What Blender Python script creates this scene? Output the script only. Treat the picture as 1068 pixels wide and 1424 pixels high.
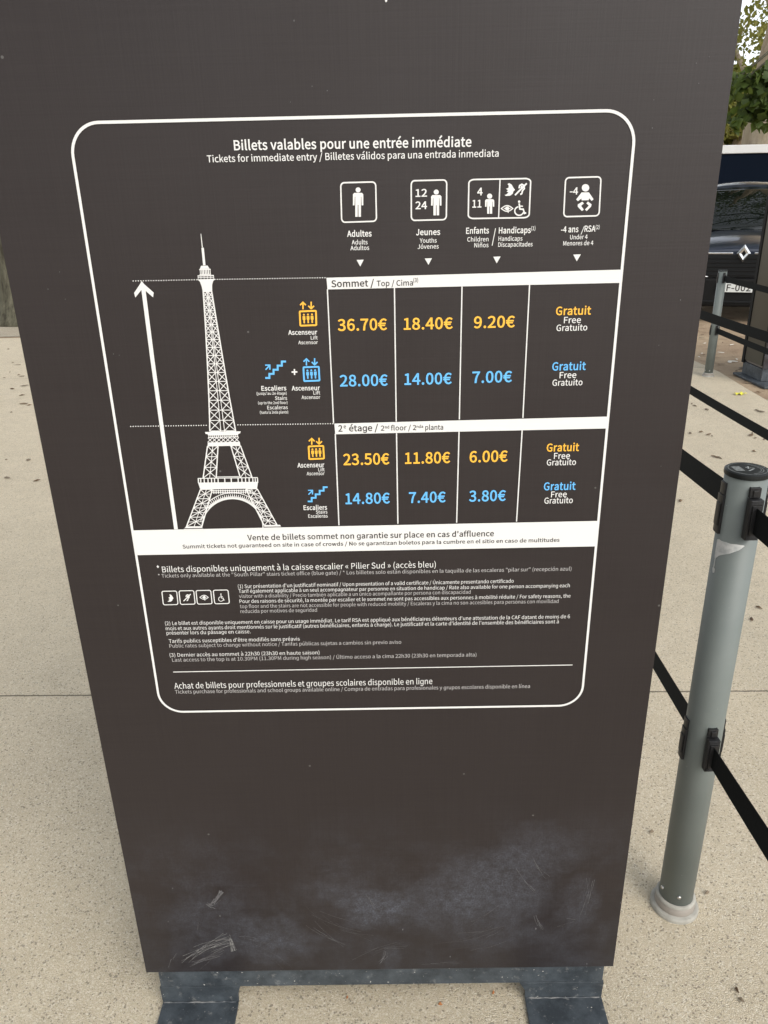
import bpy, bmesh, math, random
import numpy as np
from mathutils import Vector, Matrix
from mathutils.geometry import tessellate_polygon

for o in list(bpy.data.objects):
    bpy.data.objects.remove(o)
scene = bpy.context.scene
COL = scene.collection
rad = math.radians

# ------------------------------------------------------------------ camera
PW, PH, FPX = 1068.0, 1424.0, 1050.0
PITCH, ROLL, CAM_H = 0.3851206, -0.021878, 1.5
_fwd = Vector((0, math.cos(PITCH), -math.sin(PITCH)))
_up0 = Vector((0, math.sin(PITCH), math.cos(PITCH)))
_rt0 = Vector((1, 0, 0))
RT = math.cos(ROLL)*_rt0 + math.sin(ROLL)*_up0
UP = -math.sin(ROLL)*_rt0 + math.cos(ROLL)*_up0
cam = bpy.data.cameras.new("camera")
cam.sensor_fit = 'VERTICAL'
cam.sensor_height = 36.0
cam.lens = FPX/PH*36.0
cam.clip_start, cam.clip_end = 0.02, 3000
cam_ob = bpy.data.objects.new("camera", cam)
M3 = Matrix((RT, UP, -_fwd)).transposed()
cam_ob.matrix_world = Matrix.Translation((0, 0, CAM_H)) @ M3.to_4x4()
COL.objects.link(cam_ob)
scene.camera = cam_ob

# ------------------------------------------------------------------ sky, sun, exposure
SUN_EL, SUN_AZ = 40.0, 146.0          # azimuth clockwise from +Y: from the right, behind the viewer
world = bpy.data.worlds.new("World")
scene.world = world
world.use_nodes = True
nt = world.node_tree
nt.nodes.clear()
sky = nt.nodes.new('ShaderNodeTexSky')
sky.sky_type = 'NISHITA'
sky.sun_disc = False
sky.sun_elevation = rad(SUN_EL)
sky.sun_rotation = rad(SUN_AZ)
sky.dust_density = 1.2
sky.air_density = 1.0
sky.ozone_density = 0.6
bg = nt.nodes.new('ShaderNodeBackground')
bg.inputs['Strength'].default_value = 0.145
wo = nt.nodes.new('ShaderNodeOutputWorld')
hs = nt.nodes.new('ShaderNodeHueSaturation')      # thin bright overcast: the sky is nearly white
hs.inputs['Saturation'].default_value = 0.25
hs.inputs['Value'].default_value = 1.3
nt.links.new(sky.outputs[0], hs.inputs['Color'])
nt.links.new(hs.outputs['Color'], bg.inputs[0])
nt.links.new(bg.outputs[0], wo.inputs[0])
sun = bpy.data.lights.new("sun", 'SUN')
sun.energy = 1.15
sun.angle = rad(46)
sun.color = (1.0, 0.93, 0.82)
sun_ob = bpy.data.objects.new("sun", sun)
_sd = Vector((math.sin(rad(SUN_AZ))*math.cos(rad(SUN_EL)), math.cos(rad(SUN_AZ))*math.cos(rad(SUN_EL)), math.sin(rad(SUN_EL))))
sun_ob.rotation_euler = _sd.to_track_quat('Z', 'Y').to_euler()
COL.objects.link(sun_ob)
scene.view_settings.view_transform = 'Standard'
scene.view_settings.look = 'None'
scene.view_settings.exposure = 0.63
scene.view_settings.gamma = 1.0
scene.cycles.max_bounces = 8
scene.cycles.use_denoising = True

# ------------------------------------------------------------------ helpers
def ray(px, py):
    px, py = float(px), float(py)
    return (px-PW/2)/FPX*RT - (py-PH/2)/FPX*UP + _fwd

def at(px, py, Y):
    """point where the sight line through a photo pixel crosses the upright plane y = Y"""
    d = ray(px, py)
    return Vector((0, 0, CAM_H)) + d*(Y/d.y)

def gnd(px, py, z=0.0):
    d = ray(px, py)
    return Vector((0, 0, CAM_H)) + d*((z-CAM_H)/d.z)

def tag(o, label=None, cat=None, group=None, kind=None):
    if label: o["label"] = label
    if cat: o["category"] = cat
    if group: o["group"] = group
    if kind: o["kind"] = kind
    return o

def empty(name, loc, rz=0.0):
    o = bpy.data.objects.new(name, None)
    o.empty_display_size = 0.1
    o.location = loc
    o.rotation_euler = (0, 0, rz)
    COL.objects.link(o)
    return o

class MB:
    """collects shapes; build() links them as one mesh object"""
    def __init__(self):
        self.v, self.f, self.m = [], [], []
        self.mi = 0
    def add(self, verts, faces):
        b = len(self.v)
        self.v += [tuple(p) for p in verts]
        for f in faces:
            self.f.append([i+b for i in f])
            self.m.append(self.mi)
        return self
    def box(self, x0, x1, y0, y1, z0, z1):
        V = [(x, y, z) for z in (z0, z1) for y in (y0, y1) for x in (x0, x1)]
        return self.add(V, [(0, 2, 3, 1), (4, 5, 7, 6), (0, 1, 5, 4), (2, 6, 7, 3), (0, 4, 6, 2), (1, 3, 7, 5)])
    def prism(self, poly, a0, a1, axis='y'):
        n = len(poly)
        def p3(u, v, a):
            return {'y': (u, a, v), 'x': (a, u, v), 'z': (u, v, a)}[axis]
        V = [p3(u, v, a0) for u, v in poly] + [p3(u, v, a1) for u, v in poly]
        F = [[i, (i+1) % n, n+(i+1) % n, n+i] for i in range(n)] + [list(range(n))[::-1], [n+i for i in range(n)]]
        return self.add(V, F)
    def lathe(self, prof, seg=32, c=(0, 0), cap=True):
        V, F = [], []
        for r, z in prof:
            for k in range(seg):
                a = 2*math.pi*k/seg
                V.append((c[0]+r*math.cos(a), c[1]+r*math.sin(a), z))
        for i in range(len(prof)-1):
            for k in range(seg):
                k2 = (k+1) % seg
                F.append([i*seg+k, i*seg+k2, (i+1)*seg+k2, (i+1)*seg+k])
        if cap:
            F.append(list(range(seg))[::-1])
            F.append([(len(prof)-1)*seg+k for k in range(seg)])
        return self.add(V, F)
    def tube(self, pts, radii, seg=8):
        pts = [Vector(p) for p in pts]
        if not hasattr(radii, '__len__'): radii = [radii]*len(pts)
        V, F = [], []
        prev = None
        for i, p in enumerate(pts):
            d = (pts[min(i+1, len(pts)-1)]-pts[max(i-1, 0)]).normalized()
            if prev is None:
                a = d.orthogonal().normalized()
            else:
                a = (prev-d*prev.dot(d)).normalized()
            prev = a
            b = d.cross(a)
            for k in range(seg):
                t = 2*math.pi*k/seg
                V.append(p+radii[i]*(math.cos(t)*a+math.sin(t)*b))
        for i in range(len(pts)-1):
            for k in range(seg):
                k2 = (k+1) % seg
                F.append([i*seg+k, i*seg+k2, (i+1)*seg+k2, (i+1)*seg+k])
        F.append(list(range(seg))[::-1])
        F.append([(len(pts)-1)*seg+k for k in range(seg)])
        return self.add(V, F)
    def build(self, name, mats, parent=None, smooth=False, bevel=0.0, subsurf=0, loc=None):
        me = bpy.data.meshes.new(name)
        me.from_pydata(self.v, [], self.f)
        if not isinstance(mats, (list, tuple)): mats = [mats]
        for m in mats: me.materials.append(m)
        if len(mats) > 1:
            me.polygons.foreach_set('material_index', self.m)
        if smooth:
            me.polygons.foreach_set('use_smooth', [True]*len(me.polygons))
        me.update()
        o = bpy.data.objects.new(name, me)
        COL.objects.link(o)
        if parent: o.parent = parent
        if loc is not None: o.location = loc
        if bevel:
            md = o.modifiers.new("edge", 'BEVEL'); md.width = bevel; md.segments = 2; md.limit_method = 'ANGLE'
            md.angle_limit = rad(35)
        if subsurf:
            md = o.modifiers.new("round", 'SUBSURF'); md.levels = md.render_levels = subsurf
        return o

def copy_tree(o, parent=None):
    c = o.copy()
    COL.objects.link(c)
    c.parent = parent
    for ch in list(o.children):
        copy_tree(ch, c)
    return c

# ------------------------------------------------------------------ materials
def mat(name, col, rough=0.6, metal=0.0, spec=0.5, noise=None, bump=None, coat=0.0):
    """noise = (scale, second colour, low, high[, detail]); bump = (scale, strength)"""
    m = bpy.data.materials.new(name)
    m.use_nodes = True
    t = m.node_tree
    b = t.nodes['Principled BSDF']
    b.inputs['Base Color'].default_value = (*col, 1)
    b.inputs['Roughness'].default_value = rough
    b.inputs['Metallic'].default_value = metal
    b.inputs['Specular IOR Level'].default_value = spec
    b.inputs['Coat Weight'].default_value = coat
    b.inputs['Coat Roughness'].default_value = 0.04
    tc = t.nodes.new('ShaderNodeTexCoord')
    if noise:
        n = t.nodes.new('ShaderNodeTexNoise')
        n.inputs['Scale'].default_value = noise[0]
        n.inputs['Detail'].default_value = noise[4] if len(noise) > 4 else 6
        r = t.nodes.new('ShaderNodeValToRGB')
        r.color_ramp.elements[0].position, r.color_ramp.elements[1].position = noise[2], noise[3]
        r.color_ramp.elements[0].color = (*col, 1)
        r.color_ramp.elements[1].color = (*noise[1], 1)
        t.links.new(tc.outputs['Object'], n.inputs['Vector'])
        t.links.new(n.outputs['Fac'], r.inputs['Fac'])
        t.links.new(r.outputs['Color'], b.inputs['Base Color'])
    if bump:
        n2 = t.nodes.new('ShaderNodeTexNoise')
        n2.inputs['Scale'].default_value = bump[0]
        n2.inputs['Detail'].default_value = 4
        bp = t.nodes.new('ShaderNodeBump')
        bp.inputs['Strength'].default_value = bump[1]
        bp.inputs['Distance'].default_value = 0.01
        t.links.new(tc.outputs['Object'], n2.inputs['Vector'])
        t.links.new(n2.outputs['Fac'], bp.inputs['Height'])
        t.links.new(bp.outputs['Normal'], b.inputs['Normal'])
    return m

class NT:
    """small node-graph writer"""
    def __init__(self, m):
        self.t = m.node_tree
        self.b = self.t.nodes['Principled BSDF']
        self.tc = self.t.nodes.new('ShaderNodeTexCoord')
    def put(self, sock, v):
        if isinstance(v, bpy.types.NodeSocket): self.t.links.new(v, sock)
        elif isinstance(v, (tuple, list)) and len(v) == 3 and sock.type == 'RGBA': sock.default_value = (*v, 1)
        else: sock.default_value = v
    def math(self, op, a, b=None, clamp=False):
        n = self.t.nodes.new('ShaderNodeMath'); n.operation = op; n.use_clamp = clamp
        self.put(n.inputs[0], a)
        if b is not None: self.put(n.inputs[1], b)
        return n.outputs[0]
    def mapping(self, scale=(1, 1, 1), loc=(0, 0, 0), rot=(0, 0, 0), src=None):
        n = self.t.nodes.new('ShaderNodeMapping')
        self.put(n.inputs['Vector'], src or self.tc.outputs['Object'])
        n.inputs['Scale'].default_value = scale; n.inputs['Location'].default_value = loc; n.inputs['Rotation'].default_value = rot
        return n.outputs[0]
    def noise(self, scale, vec=None, detail=4, rough=0.55, dist=0.0):
        n = self.t.nodes.new('ShaderNodeTexNoise')
        self.put(n.inputs['Vector'], vec or self.tc.outputs['Object'])
        n.inputs['Scale'].default_value = scale; n.inputs['Detail'].default_value = detail
        n.inputs['Roughness'].default_value = rough; n.inputs['Distortion'].default_value = dist
        return n.outputs['Fac']
    def voro(self, scale, vec=None, feature='F1'):
        n = self.t.nodes.new('ShaderNodeTexVoronoi'); n.feature = feature
        self.put(n.inputs['Vector'], vec or self.tc.outputs['Object'])
        n.inputs['Scale'].default_value = scale
        return n
    def ramp(self, fac, stops):
        n = self.t.nodes.new('ShaderNodeValToRGB')
        els = n.color_ramp.elements
        while len(els) < len(stops): els.new(0.5)
        for e, (p, c) in zip(els, stops):
            e.position = p
            e.color = (*c, 1) if hasattr(c, '__len__') else (c, c, c, 1)
        self.put(n.inputs[0], fac)
        return n.outputs[0]
    def mix(self, fac, a, b, mode='MIX'):
        n = self.t.nodes.new('ShaderNodeMix'); n.data_type = 'RGBA'; n.blend_type = mode
        self.put(n.inputs[0], fac); self.put(n.inputs[6], a); self.put(n.inputs[7], b)
        return n.outputs[2]
    def sep(self, vec=None):
        n = self.t.nodes.new('ShaderNodeSeparateXYZ')
        self.put(n.inputs[0], vec or self.tc.outputs['Object'])
        return n.outputs
    def bump(self, h, strength, dist=0.01, normal=None):
        n = self.t.nodes.new('ShaderNodeBump')
        self.put(n.inputs['Height'], h); n.inputs['Strength'].default_value = strength; n.inputs['Distance'].default_value = dist
        if normal is not None: self.put(n.inputs['Normal'], normal)
        return n.outputs[0]

def aggregate_mat(name, base, dark, light, warm, joint=True):
    m = mat(name, base, 0.9, spec=0.25)
    N = NT(m)
    v = N.voro(520.0)
    v2 = N.voro(280.0)
    big = N.noise(0.9, detail=5)
    mid = N.noise(9.0, detail=5)
    cell = N.sep(v.outputs['Color'])
    cell2 = N.sep(v2.outputs['Color'])
    c = N.mix(N.ramp(big, [(0.3, 0.0), (0.7, 1.0)]), base, warm)
    c = N.mix(N.math('MULTIPLY', N.ramp(mid, [(0.35, 0.0), (0.75, 1.0)]), 0.35), c, tuple(x*0.72 for x in base))
    st = N.noise(2.3, N.mapping(loc=(4.2, 1.1, 0)), detail=7, rough=0.65)
    c = N.mix(N.math('MULTIPLY', N.ramp(st, [(0.48, 0.0), (0.72, 1.0)]), 0.30), c, tuple(x*0.66 for x in base))
    c = N.mix(N.math('MULTIPLY', N.ramp(N.noise(30.0, detail=4), [(0.60, 0.0), (0.78, 1.0)]), 0.30), c, tuple(x*0.6 for x in base))
    c = N.mix(N.math('MULTIPLY', N.math('LESS_THAN', cell[0], 0.26), 0.36), c, tuple(x*0.62 for x in base))
    c = N.mix(N.math('MULTIPLY', N.math('GREATER_THAN', cell[1], 0.80), 0.6), c, light)
    c = N.mix(N.math('MULTIPLY', N.math('GREATER_THAN', cell2[2], 0.93), 0.6), c, light)
    c = N.mix(N.math('MULTIPLY', N.math('LESS_THAN', cell2[0], 0.06), 0.6), c, dark)
    h = N.math('ADD', N.math('MULTIPLY', v.outputs['Distance'], -1.0), N.math('MULTIPLY', mid, 0.6))
    if joint:
        s = N.sep()
        wob = N.math('MULTIPLY', N.math('SUBTRACT', N.noise(40.0, detail=3), 0.5), 0.006)
        yy = N.math('ADD', N.math('ADD', s[1], N.math('MULTIPLY', s[0], 0.026)), wob)
        d = N.math('ABSOLUTE', N.math('SUBTRACT', N.math('FRACT', N.math('DIVIDE', N.math('SUBTRACT', yy, 2.097-2.6), 5.2)), 0.5))
        j = N.math('LESS_THAN', d, 0.0035/5.2)
        c = N.mix(N.math('MULTIPLY', j, 0.8), c, (0.10, 0.085, 0.06))
        h = N.math('SUBTRACT', h, N.math('MULTIPLY', j, 2.0))
    N.put(N.b.inputs['Base Color'], c)
    N.put(N.b.inputs['Normal'], N.bump(h, 0.8, 0.0035))
    return m

M = {}
M['pavement'] = aggregate_mat('exposed_aggregate', (0.595, 0.51, 0.37), (0.16, 0.135, 0.105), (0.74, 0.68, 0.56), (0.63, 0.545, 0.40))

def dirt_mat():
    m = mat('bare_earth', (0.25, 0.17, 0.11), 0.95, spec=0.2)
    N = NT(m)
    a, b, c2 = N.noise(0.7, detail=6), N.noise(6.0, detail=6), N.noise(45.0, detail=3)
    c = N.mix(N.ramp(a, [(0.35, 0.0), (0.65, 1.0)]), (0.27, 0.19, 0.125), (0.40, 0.31, 0.21))
    c = N.mix(N.math('MULTIPLY', N.ramp(b, [(0.5, 0.0), (0.75, 1.0)]), 0.6), c, (0.15, 0.095, 0.06))
    c = N.mix(N.ramp(c2, [(0.62, 0.0), (0.72, 0.8)]), c, (0.48, 0.40, 0.30))
    N.put(N.b.inputs['Base Color'], c)
    N.put(N.b.inputs['Normal'], N.bump(N.math('ADD', b, c2), 0.5, 0.03))
    return m
M['dirt'] = dirt_mat()

def panel_mat():
    m = mat('dark_brown_printed_panel', (0.06, 0.05, 0.049), 0.5, spec=0.31)
    N = NT(m)
    s = N.sep()
    horiz = N.noise(1.0, N.mapping((6, 1, 380)), detail=3)
    vert = N.noise(1.0, N.mapping((380, 1, 5)), detail=3)
    w = N.math('ADD', N.math('MULTIPLY', horiz, 0.5), N.math('MULTIPLY', vert, 0.5))
    c = N.mix(N.ramp(w, [(0.30, 0.0), (0.70, 1.0)]), (0.0215, 0.0166, 0.0163), (0.0285, 0.0226, 0.0222))
    cl = N.noise(3.0, detail=4)
    c = N.mix(N.math('MULTIPLY', N.ramp(cl, [(0.4, 0.0), (0.75, 1.0)]), 0.3), c, (0.033, 0.027, 0.0265))
    # dust and kicked-up dirt, patchy, only low on the panel
    low = N.ramp(s[2], [(0.10, 1.0), (0.28, 0.75), (0.52, 0.0)])
    n1 = N.noise(7.0, N.mapping((1, 1, 1.2), (3.1, 0, 1.7)), detail=10, rough=0.72, dist=0.15)
    n2 = N.noise(22.0, N.mapping((1, 1, 0.7), (1.3, 0, 0.2)), detail=8, rough=0.75, dist=0.3)
    n3 = N.noise(1.0, N.mapping((12, 1, 70), rot=(0, 0.6, 0)), detail=6, rough=0.7)
    d = N.math('MULTIPLY', N.ramp(n1, [(0.44, 0.0), (0.60, 1.0)]), N.ramp(n2, [(0.32, 0.1), (0.66, 1.0)]))
    d = N.math('MULTIPLY', d, N.ramp(N.noise(260.0, detail=3), [(0.35, 0.35), (0.65, 1.0)]))
    d = N.math('ADD', d, N.math('MULTIPLY', N.ramp(n3, [(0.56, 0.0), (0.75, 1.0)]), 0.35))
    d = N.math('MULTIPLY', N.math('MULTIPLY', d, 0.45), N.math('POWER', low, 0.8), clamp=True)
    # kicked-up dust in separate smudges: centre x, z, half width, half height, strength
    wx = N.math('ADD', s[0], N.math('MULTIPLY', N.math('SUBTRACT', N.noise(11.0, detail=6, rough=0.7), 0.5), 0.13))
    wz = N.math('ADD', s[2], N.math('MULTIPLY', N.math('SUBTRACT', N.noise(13.0, N.mapping(loc=(5, 2, 7)), detail=6, rough=0.7), 0.5), 0.13))
    grain = N.math('MULTIPLY', N.ramp(N.noise(55.0, detail=7, rough=0.8), [(0.36, 0.15), (0.64, 1.0)]), N.ramp(N.noise(330.0, detail=2), [(0.35, 0.45), (0.65, 1.0)]))
    for (ex, ez, rx, rz, am) in ((-.006, .262, .075, .060, 1.0), (-.21, .18, .11, .07, .85), (.22, .31, .14, .11, .8), (.10, .26, .10, .08, .5), (.39, .27, .045, .09, .55),
                                 (-.33, .25, .10, .07, .5), (.02, .128, .03, .03, .8), (-.34, .17, .09, .05, .45), (.22, .19, .13, .05, .4), (.30, .41, .10, .07, .35), (-.08, .31, .09, .05, .3)):
        qx = N.math('POWER', N.math('DIVIDE', N.math('SUBTRACT', wx, ex), rx), 2.0)
        qz = N.math('POWER', N.math('DIVIDE', N.math('SUBTRACT', wz, ez), rz), 2.0)
        e = N.math('SUBTRACT', 1.0, N.math('ADD', qx, qz), clamp=True)
        d = N.math('ADD', d, N.math('MULTIPLY', N.math('MULTIPLY', e, am), grain), clamp=True)
    c = N.mix(N.math('MULTIPLY', d, 0.9), c, (0.105, 0.114, 0.138))
    c = N.mix(N.math('MULTIPLY', N.ramp(s[2], [(0.06, 1.0), (0.34, 0.0)]), 0.5), c, (0.020, 0.019, 0.021))  # shade painted in: panel colour darkens towards its bottom edge
    # tiny pale specks
    v = N.voro(120.0)
    cs = N.sep(v.outputs['Color'])
    sp = N.math('MULTIPLY', N.math('GREATER_THAN', cs[0], 0.9985), N.math('LESS_THAN', v.outputs['Distance'], 0.22))
    c = N.mix(N.math('MULTIPLY', sp, 0.5), c, (0.17, 0.165, 0.16))
    N.put(N.b.inputs['Base Color'], c)
    r = N.math('ADD', 0.31, N.math('MULTIPLY', d, 0.3))
    r = N.math('ADD', r, N.math('MULTIPLY', N.noise(5.0, detail=6), 0.22))
    N.put(N.b.inputs['Roughness'], r)
    N.put(N.b.inputs['Normal'], N.bump(N.math('ADD', w, N.math('MULTIPLY', N.noise(2.0), 6.0)), 0.05, 0.004))
    return m
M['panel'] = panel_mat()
M['panel_edge'] = mat('panel_edge', (0.13, 0.115, 0.11), 0.35)
M['white_print'] = mat('white_print', (0.72, 0.715, 0.70), 0.6, spec=0.3)
M['grey_print'] = mat('pale_grey_print', (0.45, 0.435, 0.43), 0.6, spec=0.3)
M['dark_print'] = mat('dark_print', (0.03, 0.025, 0.024), 0.6, spec=0.25)
M['orange_print'] = mat('orange_print', (0.86, 0.46, 0.045), 0.5)
M['blue_print'] = mat('blue_print', (0.125, 0.45, 0.84), 0.5)
M['scuff'] = mat('pale_scuff', (0.125, 0.123, 0.128), 0.8, noise=(60, (0.075, 0.07, 0.072), 0.35, 0.6))
M['scuff_light'] = mat('bare_scrape', (0.20, 0.197, 0.19), 0.8, noise=(80, (0.10, 0.098, 0.098), 0.35, 0.62))

def steel_mat():
    m = mat('worn_painted_steel', (0.085, 0.105, 0.13), 0.5, spec=0.5)
    N = NT(m)
    a, b, c3 = N.noise(14.0, detail=8, rough=0.7), N.noise(60.0, detail=6, rough=0.7), N.noise(150.0, detail=3)
    c = N.mix(N.ramp(a, [(0.4, 0.0), (0.7, 1.0)]), (0.024, 0.031, 0.038), (0.072, 0.087, 0.10))
    c = N.mix(N.math('MULTIPLY', N.ramp(b, [(0.58, 0.0), (0.72, 1.0)]), 0.5), c, (0.27, 0.27, 0.26))
    c = N.mix(N.ramp(c3, [(0.70, 0.0), (0.74, 0.9)]), c, (0.62, 0.6, 0.56))
    N.put(N.b.inputs['Base Color'], c)
    N.put(N.b.inputs['Roughness'], N.math('ADD', 0.4, N.math('MULTIPLY', b, 0.4)))
    N.put(N.b.inputs['Normal'], N.bump(N.math('ADD', a, b), 0.25, 0.003))
    return m
M['steel'] = steel_mat()
M['steel_edge'] = mat('bare_steel_edge', (0.17, 0.17, 0.165), 0.6, noise=(45, (0.05, 0.058, 0.066), 0.40, 0.55))
M['dark_gap'] = mat('dark_inside', (0.02, 0.018, 0.016), 0.9)
def tube_mat():
    m = mat('grey_post_paint', (0.12, 0.138, 0.132), 0.5, spec=0.4)
    N = NT(m)
    a, b = N.noise(9.0, detail=6), N.noise(180.0, detail=3)
    c = N.mix(N.ramp(a, [(0.35, 0.0), (0.75, 1.0)]), (0.135, 0.156, 0.149), (0.165, 0.186, 0.177))
    c = N.mix(N.ramp(b, [(0.72, 0.0), (0.78, 0.6)]), c, (0.42, 0.42, 0.40))
    N.put(N.b.inputs['Base Color'], c)
    N.put(N.b.inputs['Roughness'], N.math('ADD', 0.42, N.math('MULTIPLY', a, 0.15)))
    return m
M['tube'] = tube_mat()
M['black_plastic'] = mat('black_plastic', (0.011, 0.011, 0.012), 0.42, spec=0.4, bump=(220, 0.08))
M['cap'] = mat('black_cap', (0.009, 0.011, 0.011), 0.45, spec=0.3)
M['cap_mark'] = mat('worn_cap_print', (0.30, 0.32, 0.31), 0.6, noise=(300, (0.06, 0.065, 0.065), 0.45, 0.7))
M['flange'] = mat('grey_rubber_foot', (0.36, 0.35, 0.31), 0.7, noise=(40, (0.26, 0.25, 0.22), 0.4, 0.7))
M['collar'] = mat('taupe_collar', (0.25, 0.225, 0.195), 0.6)
M['screw'] = mat('zinc_screw', (0.6, 0.6, 0.6), 0.3, 1.0)
def belt_mat():
    m = mat('black_webbing', (0.012, 0.013, 0.014), 0.8, spec=0.12)
    N = NT(m)
    w = N.noise(1.0, N.mapping((400, 400, 90)), detail=2)
    N.put(N.b.inputs['Base Color'], N.mix(w, (0.005, 0.006, 0.0065), (0.012, 0.0135, 0.014)))
    N.put(N.b.inputs['Normal'], N.bump(w, 0.2, 0.001))
    return m
M['belt'] = belt_mat()
M['olive_panel'] = mat('olive_grey_metal', (0.055, 0.053, 0.04), 0.32, 0.25, noise=(2.5, (0.036, 0.035, 0.027), 0.35, 0.7))
M['car_paint'] = mat('navy_car_paint', (0.008, 0.013, 0.028), 0.28, 0.2, coat=1.0)
M['van_paint'] = mat('navy_van_paint', (0.0025, 0.006, 0.014), 0.7, spec=0.06)
M['white_paint'] = mat('white_roof_paint', (0.72, 0.72, 0.70), 0.5)
M['glass'] = mat('dark_car_glass', (0.004, 0.006, 0.005), 0.02, spec=0.55)
M['black_trim'] = mat('black_trim', (0.006, 0.006, 0.006), 0.7, spec=0.2)
M['grille'] = mat('gloss_black_grille', (0.006, 0.007, 0.008), 0.4, spec=0.3)
M['chrome'] = mat('chrome', (0.80, 0.81, 0.82), 0.25, 1.0)
M['plate'] = mat('plate_white', (0.62, 0.64, 0.62), 0.5)
M['tyre'] = mat('tyre_rubber', (0.02, 0.02, 0.02), 0.85)
M['rim'] = mat('alloy_rim', (0.45, 0.45, 0.46), 0.35, 0.8)
M['lamp'] = mat('headlamp_lens', (0.35, 0.38, 0.4), 0.08, 0.5)

def bark_mat(name, a, b, c):
    m = mat(name, a, 0.9, spec=0.2)
    N = NT(m)
    n1 = N.noise(1.0, N.mapping((9, 9, 2.2)), detail=8, rough=0.65)
    n2 = N.noise(5.0, N.mapping((1, 1, .7)), detail=5)
    col = N.mix(N.ramp(n1, [(0.38, 0.0), (0.62, 1.0)]), a, b)
    col = N.mix(N.ramp(n2, [(0.5, 0.0), (0.56, 0.7)]), col, c)
    N.put(N.b.inputs['Base Color'], col)
    N.put(N.b.inputs['Normal'], N.bump(n1, 0.8, 0.04))
    return m
M['bark_plane'] = bark_mat('plane_tree_bark', (0.30, 0.24, 0.17), (0.44, 0.37, 0.27), (0.36, 0.30, 0.20))
M['bark_grey'] = bark_mat('grey_green_bark', (0.04, 0.036, 0.025), (0.125, 0.118, 0.085), (0.08, 0.076, 0.053))

def leaf_mat(name, a, b, trans=0.35):
    m = bpy.data.materials.new(name)
    m.use_nodes = True
    N = NT(m)
    N.b.inputs['Roughness'].default_value = 0.5
    N.b.inputs['Specular IOR Level'].default_value = 0.35
    n = N.noise(3.0, detail=3)
    wn = N.t.nodes.new('ShaderNodeTexWhiteNoise')
    gi = N.t.nodes.new('ShaderNodeNewGeometry')
    N.put(wn.inputs['Vector'], N.tc.outputs['Object']); wn.noise_dimensions = '1D'
    N.put(wn.inputs['W'], gi.outputs['Random Per Island'])
    c = N.mix(N.math('ADD', N.math('MULTIPLY', n, 0.5), N.math('MULTIPLY', wn.outputs['Value'], 0.5)), a, b)
    N.put(N.b.inputs['Base Color'], c)
    tr = N.t.nodes.new('ShaderNodeBsdfTranslucent')
    N.put(tr.inputs['Color'], N.mix(0.35, c, (0.25, 0.30, 0.03)))
    mx = N.t.nodes.new('ShaderNodeMixShader')
    mx.inputs[0].default_value = trans
    out = [x for x in N.t.nodes if x.type == 'OUTPUT_MATERIAL'][0]
    N.t.links.new(N.b.outputs[0], mx.inputs[1]); N.t.links.new(tr.outputs[0], mx.inputs[2])
    N.t.links.new(mx.outputs[0], out.inputs['Surface'])
    return m
M['leaf_dark'] = leaf_mat('dark_green_leaf', (0.022, 0.040, 0.010), (0.10, 0.15, 0.035), 0.4)
M['leaf_mid'] = leaf_mat('mid_green_leaf', (0.04, 0.06, 0.015), (0.10, 0.125, 0.035), 0.4)
M['leaf_gold'] = leaf_mat('yellow_green_leaf', (0.13, 0.14, 0.03), (0.30, 0.28, 0.08), 0.5)
M['dry_leaf'] = mat('dry_leaf', (0.16, 0.105, 0.055), 0.8, noise=(30, (0.09, 0.055, 0.03), 0.4, 0.6))
M['dust_streak'] = mat('dark_dust', (0.17, 0.135, 0.095), 0.95)
M['scrap'] = mat('white_paper', (0.70, 0.66, 0.58), 0.8)
M['yellow'] = mat('yellow_paper', (0.62, 0.58, 0.06), 0.7)
M['rust_leaf'] = mat('rust_leaf', (0.30, 0.12, 0.04), 0.8)
M['bright_stone'] = mat('pale_stone', (0.62, 0.60, 0.50), 0.8, noise=(8, (0.5, 0.47, 0.38), 0.4, 0.7))

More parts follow.
